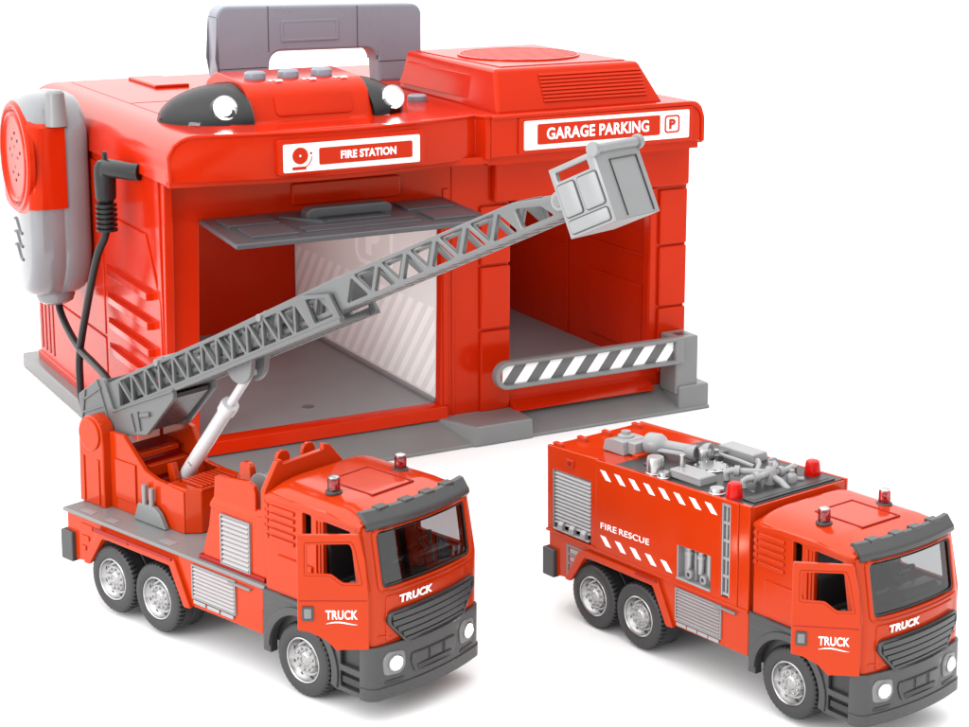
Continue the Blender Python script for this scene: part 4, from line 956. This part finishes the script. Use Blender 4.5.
# ============================================================ HANDSET with cable
Hn=empty('radio_handset',(-4.965,28.697,0),(0,0,.496),1.0,
  'grey and red toy walkie-talkie with black cable hanging on the station side wall','toy handset')
SH=M['shell']; yc=5.08
def cap_loop(hw,z0,z1,rt,rb):
    r=hw*rt; a=arc(yc+hw-r,z1-r,r,0,90,16)+arc(yc-hw+r,z1-r,r,90,180,16)
    rb_=hw*rb; return a+arc(yc-hw+rb_,z0+rb_*1.25,rb_,180,270,18,rb_*1.25)+arc(yc+hw-rb_,z0+rb_*1.25,rb_,270,360,18,rb_*1.25)
sections=[(-.02,.72,2.58,5.80),(-.05,.80,2.50,5.90),(-.10,.865,2.43,5.97),(-.18,.91,2.39,6.02),(-.30,.945,2.36,6.05),(-.52,.97,2.34,6.08),(-.545,.955,2.355,6.065),(-.575,.955,2.355,6.065),(-.60,.97,2.34,6.08),(-.80,.968,2.35,6.07),(-.94,.955,2.37,6.05),(-1.02,.93,2.40,6.02),(-1.08,.90,2.44,5.98),(-1.12,.86,2.49,5.93),(-1.145,.80,2.56,5.87)]
bm=MB(); rings=[]
for x,hw,z0,z1 in sections: rings.append([bm.bm.verts.new((x,a,c)) for a,c in cap_loop(hw,z0,z1,.85,.92)])
for P,Q in zip(rings,rings[1:]):
    n=len(P)
    for i in range(n): bm.bm.faces.new([P[i],P[(i+1)%n],Q[(i+1)%n],Q[i]])
bm.bm.faces.new(rings[0]); bm.bm.faces.new(rings[-1][::-1])
HB=bm.build('handset_body',SH,Hn,ang=50); 
# red cover: wraps the outer half from the top to mid height
sec2=[(-.50,.99,0),(-.60,1.0,0),(-.90,.99,0),(-1.06,.96,0),(-1.15,.86,0)]
bm=MB(); rings=[]
def red_loop(hw):
    z0=4.08; z1=5.52
    return [(yc+hw,z0)]+[(yc+hw,z1)]+arc(yc,z1-.05,hw*.98,18,162,10,.30)+[(yc-hw,z1),(yc-hw,z0)]+arc(yc,z0+.05,hw*.98,198,342,10,.22)
for x,hw,_ in sec2: rings.append([bm.bm.verts.new((x,a,c)) for a,c in red_loop(hw)])
for P,Q in zip(rings,rings[1:]):
    n=len(P)
    for i in range(n): bm.bm.faces.new([P[i],P[(i+1)%n],Q[(i+1)%n],Q[i]])
bm.bm.faces.new(rings[0]); bm.bm.faces.new(rings[-1][::-1]); bm.build('red_cover',M['red'],Hn,ang=50)
zc=4.92
b=MB(); yc=5.03; b.lathe((-1.10,yc,zc),(-1,0,0),[(1.0,-.04),(1.0,.05),(.96,.09),(.90,.09),(.87,.05),(.83,.05),(.80,.09),(.76,.10),(.72,.06),(.60,.05),(0,.07)],n=64); SP=b.build('speaker',M['red'],Hn)
b=MB()
for dy,dz_ in [(0,0),(.10,0),(-.10,0),(.20,0),(-.20,0),(0,.18),(0,-.18),(.17,.30),(-.17,.30),(.17,-.30),(-.17,-.30),(.33,.1),(-.33,.1),(0,.42),(0,-.42)]:
    b.lathe((-1.155,yc+dy,zc+dz_),(-1,0,0),[(.03,0),(.03,.012),(0,.012)],n=12)
b.build('speaker_hole',M['black'],SP)
b=MB(); b.lathe((-.62,4.20,5.54),(0,0,1),[(.21,0),(.20,.12),(.165,.58),(.13,.62),(0,.62)],n=28); b.build('antenna',M['lgray'],Hn)
for z in (3.66,3.42,3.18):
    b=MB(); pts=[(-1.148,5.30-t*.50,z+.10-.20*t+.05*sin(t*2*PI)) for t in [i/12 for i in range(13)]]; b.tube(pts,.028,8); b.build('handset_vent',M['stripe'],Hn)
b=MB(); b.lathe((-.55,yc,2.46),(0,0,-1),[(.34,0),(.36,.10),(.32,.22),(.22,.28),(0,.30)],n=32); b.build('cord_boss',SH,Hn)
# cable : handset -> loop behind the truck -> plug
def cr(P,n=10):
    P=[Vector(p) for p in P]; P=[P[0]*2-P[1]]+P+[P[-1]*2-P[-2]]; out=[]
    for i in range(1,len(P)-2):
        a,b_,c,d=P[i-1:i+3]
        for k in range(n):
            t=k/n; out.append(.5*((2*b_)+(-a+c)*t+(2*a-5*b_+4*c-d)*t*t+(-a+3*b_-3*c+d)*t**3))
    out.append(P[-2]); return out
cb=cr([(-.5,5.05,2.22),(-.5,4.9,2.0),(-.5,4.4,1.76),(-.5,3.7,1.58),(-.5,2.9,1.52),(-.5,2.1,1.42),(-.5,1.65,1.12),(-.5,2.2,.70),(-.5,3.2,.48),(-.5,3.75,.62),(-.5,3.84,1.0),(-.5,3.75,1.57),(-.5,3.10,2.62),(-.5,2.45,3.5),(-.42,2.25,3.85),(-.38,2.2,4.05)])
b=MB(); b.tube(cb,.068,14); CB=b.build('cable',M['cable'],Hn)
b=MB(); base=Vector((-.38,2.2,3.98)); 
prof_=[]
for i in range(6):
    h=i*.085; prof_+=[(.11,h),(.18,h+.01),(.18,h+.05),(.11,h+.06)]
b.lathe(base,(0,0,1),[(0,0)]+prof_+[(.14,.52),(.175,.58),(.185,.96),(.175,1.12),(.12,1.20),(0,1.21)],n=24)
b.build('plug_sleeve',M['cable'],Hn)
b=MB(); b.tube([(-.38,2.26,5.04),(-.34,2.1,5.06),(-.24,1.85,5.07),(-.12,1.62,5.06),(.0,1.5,5.06)],[.16,.165,.15,.145,.145],20); b.build('plug',M['cable'],Hn,bev=.01)
b=MB(); b.prism(rpoly([(2.1,5.15),(2.15,5.34),(2.23,5.34),(2.27,5.15)],.03),'x',-.41,-.35); b.build('plug_tab',M['cable'],Hn)

# ============================================================ ground, light, camera
b=MB(); b.grid(lambda u,v:(-400+800*u,-100+900*v,-.024),2,2); g=b.build('ground',mat('white_studio_sweep',(.80,.80,.80),.9,spec=.0,var=.003),None)
g['kind']='structure'
w=bpy.data.worlds.new("World"); bpy.context.scene.world=w; w.use_nodes=True
nt=w.node_tree; bg=nt.nodes['Background']; bg.inputs['Color'].default_value=(1,1,1,1)
tc=nt.nodes.new('ShaderNodeTexCoord'); vm=nt.nodes.new('ShaderNodeVectorMath'); vm.operation='DOT_PRODUCT'; vm.inputs[1].default_value=(-.36,.0,.93)
nt.links.new(tc.outputs['Generated'],vm.inputs[0])
cr=nt.nodes.new('ShaderNodeMapRange'); cr.inputs['From Min'].default_value=-.1; cr.inputs['From Max'].default_value=1; cr.inputs['To Min'].default_value=.8; cr.inputs['To Max'].default_value=3.2
nt.links.new(vm.outputs['Value'],cr.inputs['Value']); nt.links.new(cr.outputs['Result'],bg.inputs['Strength'])
def area(name,loc,tgt,size,pw,col=(1,1,1)):
    l=bpy.data.lights.new(name,'AREA'); l.shape='RECTANGLE'; l.size=size[0]; l.size_y=size[1]; l.energy=pw; l.color=col
    o=bpy.data.objects.new(name,l); C.objects.link(o); o.location=loc
    o.rotation_euler=(Vector(tgt)-Vector(loc)).to_track_quat('-Z','Y').to_euler(); return o
area('key_softbox',(-19,9,9),(0,27,2.5),(9,9),2250)
def sp(x,y,z): c_,s_=cos(.496),sin(.496); return (-4.965+c_*x-s_*y,28.697+s_*x+c_*y,z)
bl=area('bay_added_fill',sp(.5,3.4,3.2),sp(5.1,3.4,2.2),(3.6,1.6),95)  # added unseen fill light, no toy lamp here; brightens the divider panel
bl2=area('garage_added_fill',sp(6.7,3.6,3.2),sp(9.6,3.6,2.2),(3.6,1.6),38)  # second added fill, hidden in the parking bay to lift its right wall
sc=bpy.context.scene
cam=bpy.data.cameras.new('camera'); co=bpy.data.objects.new('camera',cam); C.objects.link(co)
co.location=(0,0,10); co.rotation_euler=(PI/2-.203202,0,0)
cam.sensor_width=36; cam.lens=1845.366/969*36; cam.shift_y=-(363.5-246.205)/969; cam.clip_end=2000
sc.camera=co
sc.view_settings.view_transform='Standard'; sc.view_settings.look='None'; sc.view_settings.exposure=0; sc.view_settings.gamma=1
sc.cycles.max_bounces=8; sc.cycles.transparent_max_bounces=12
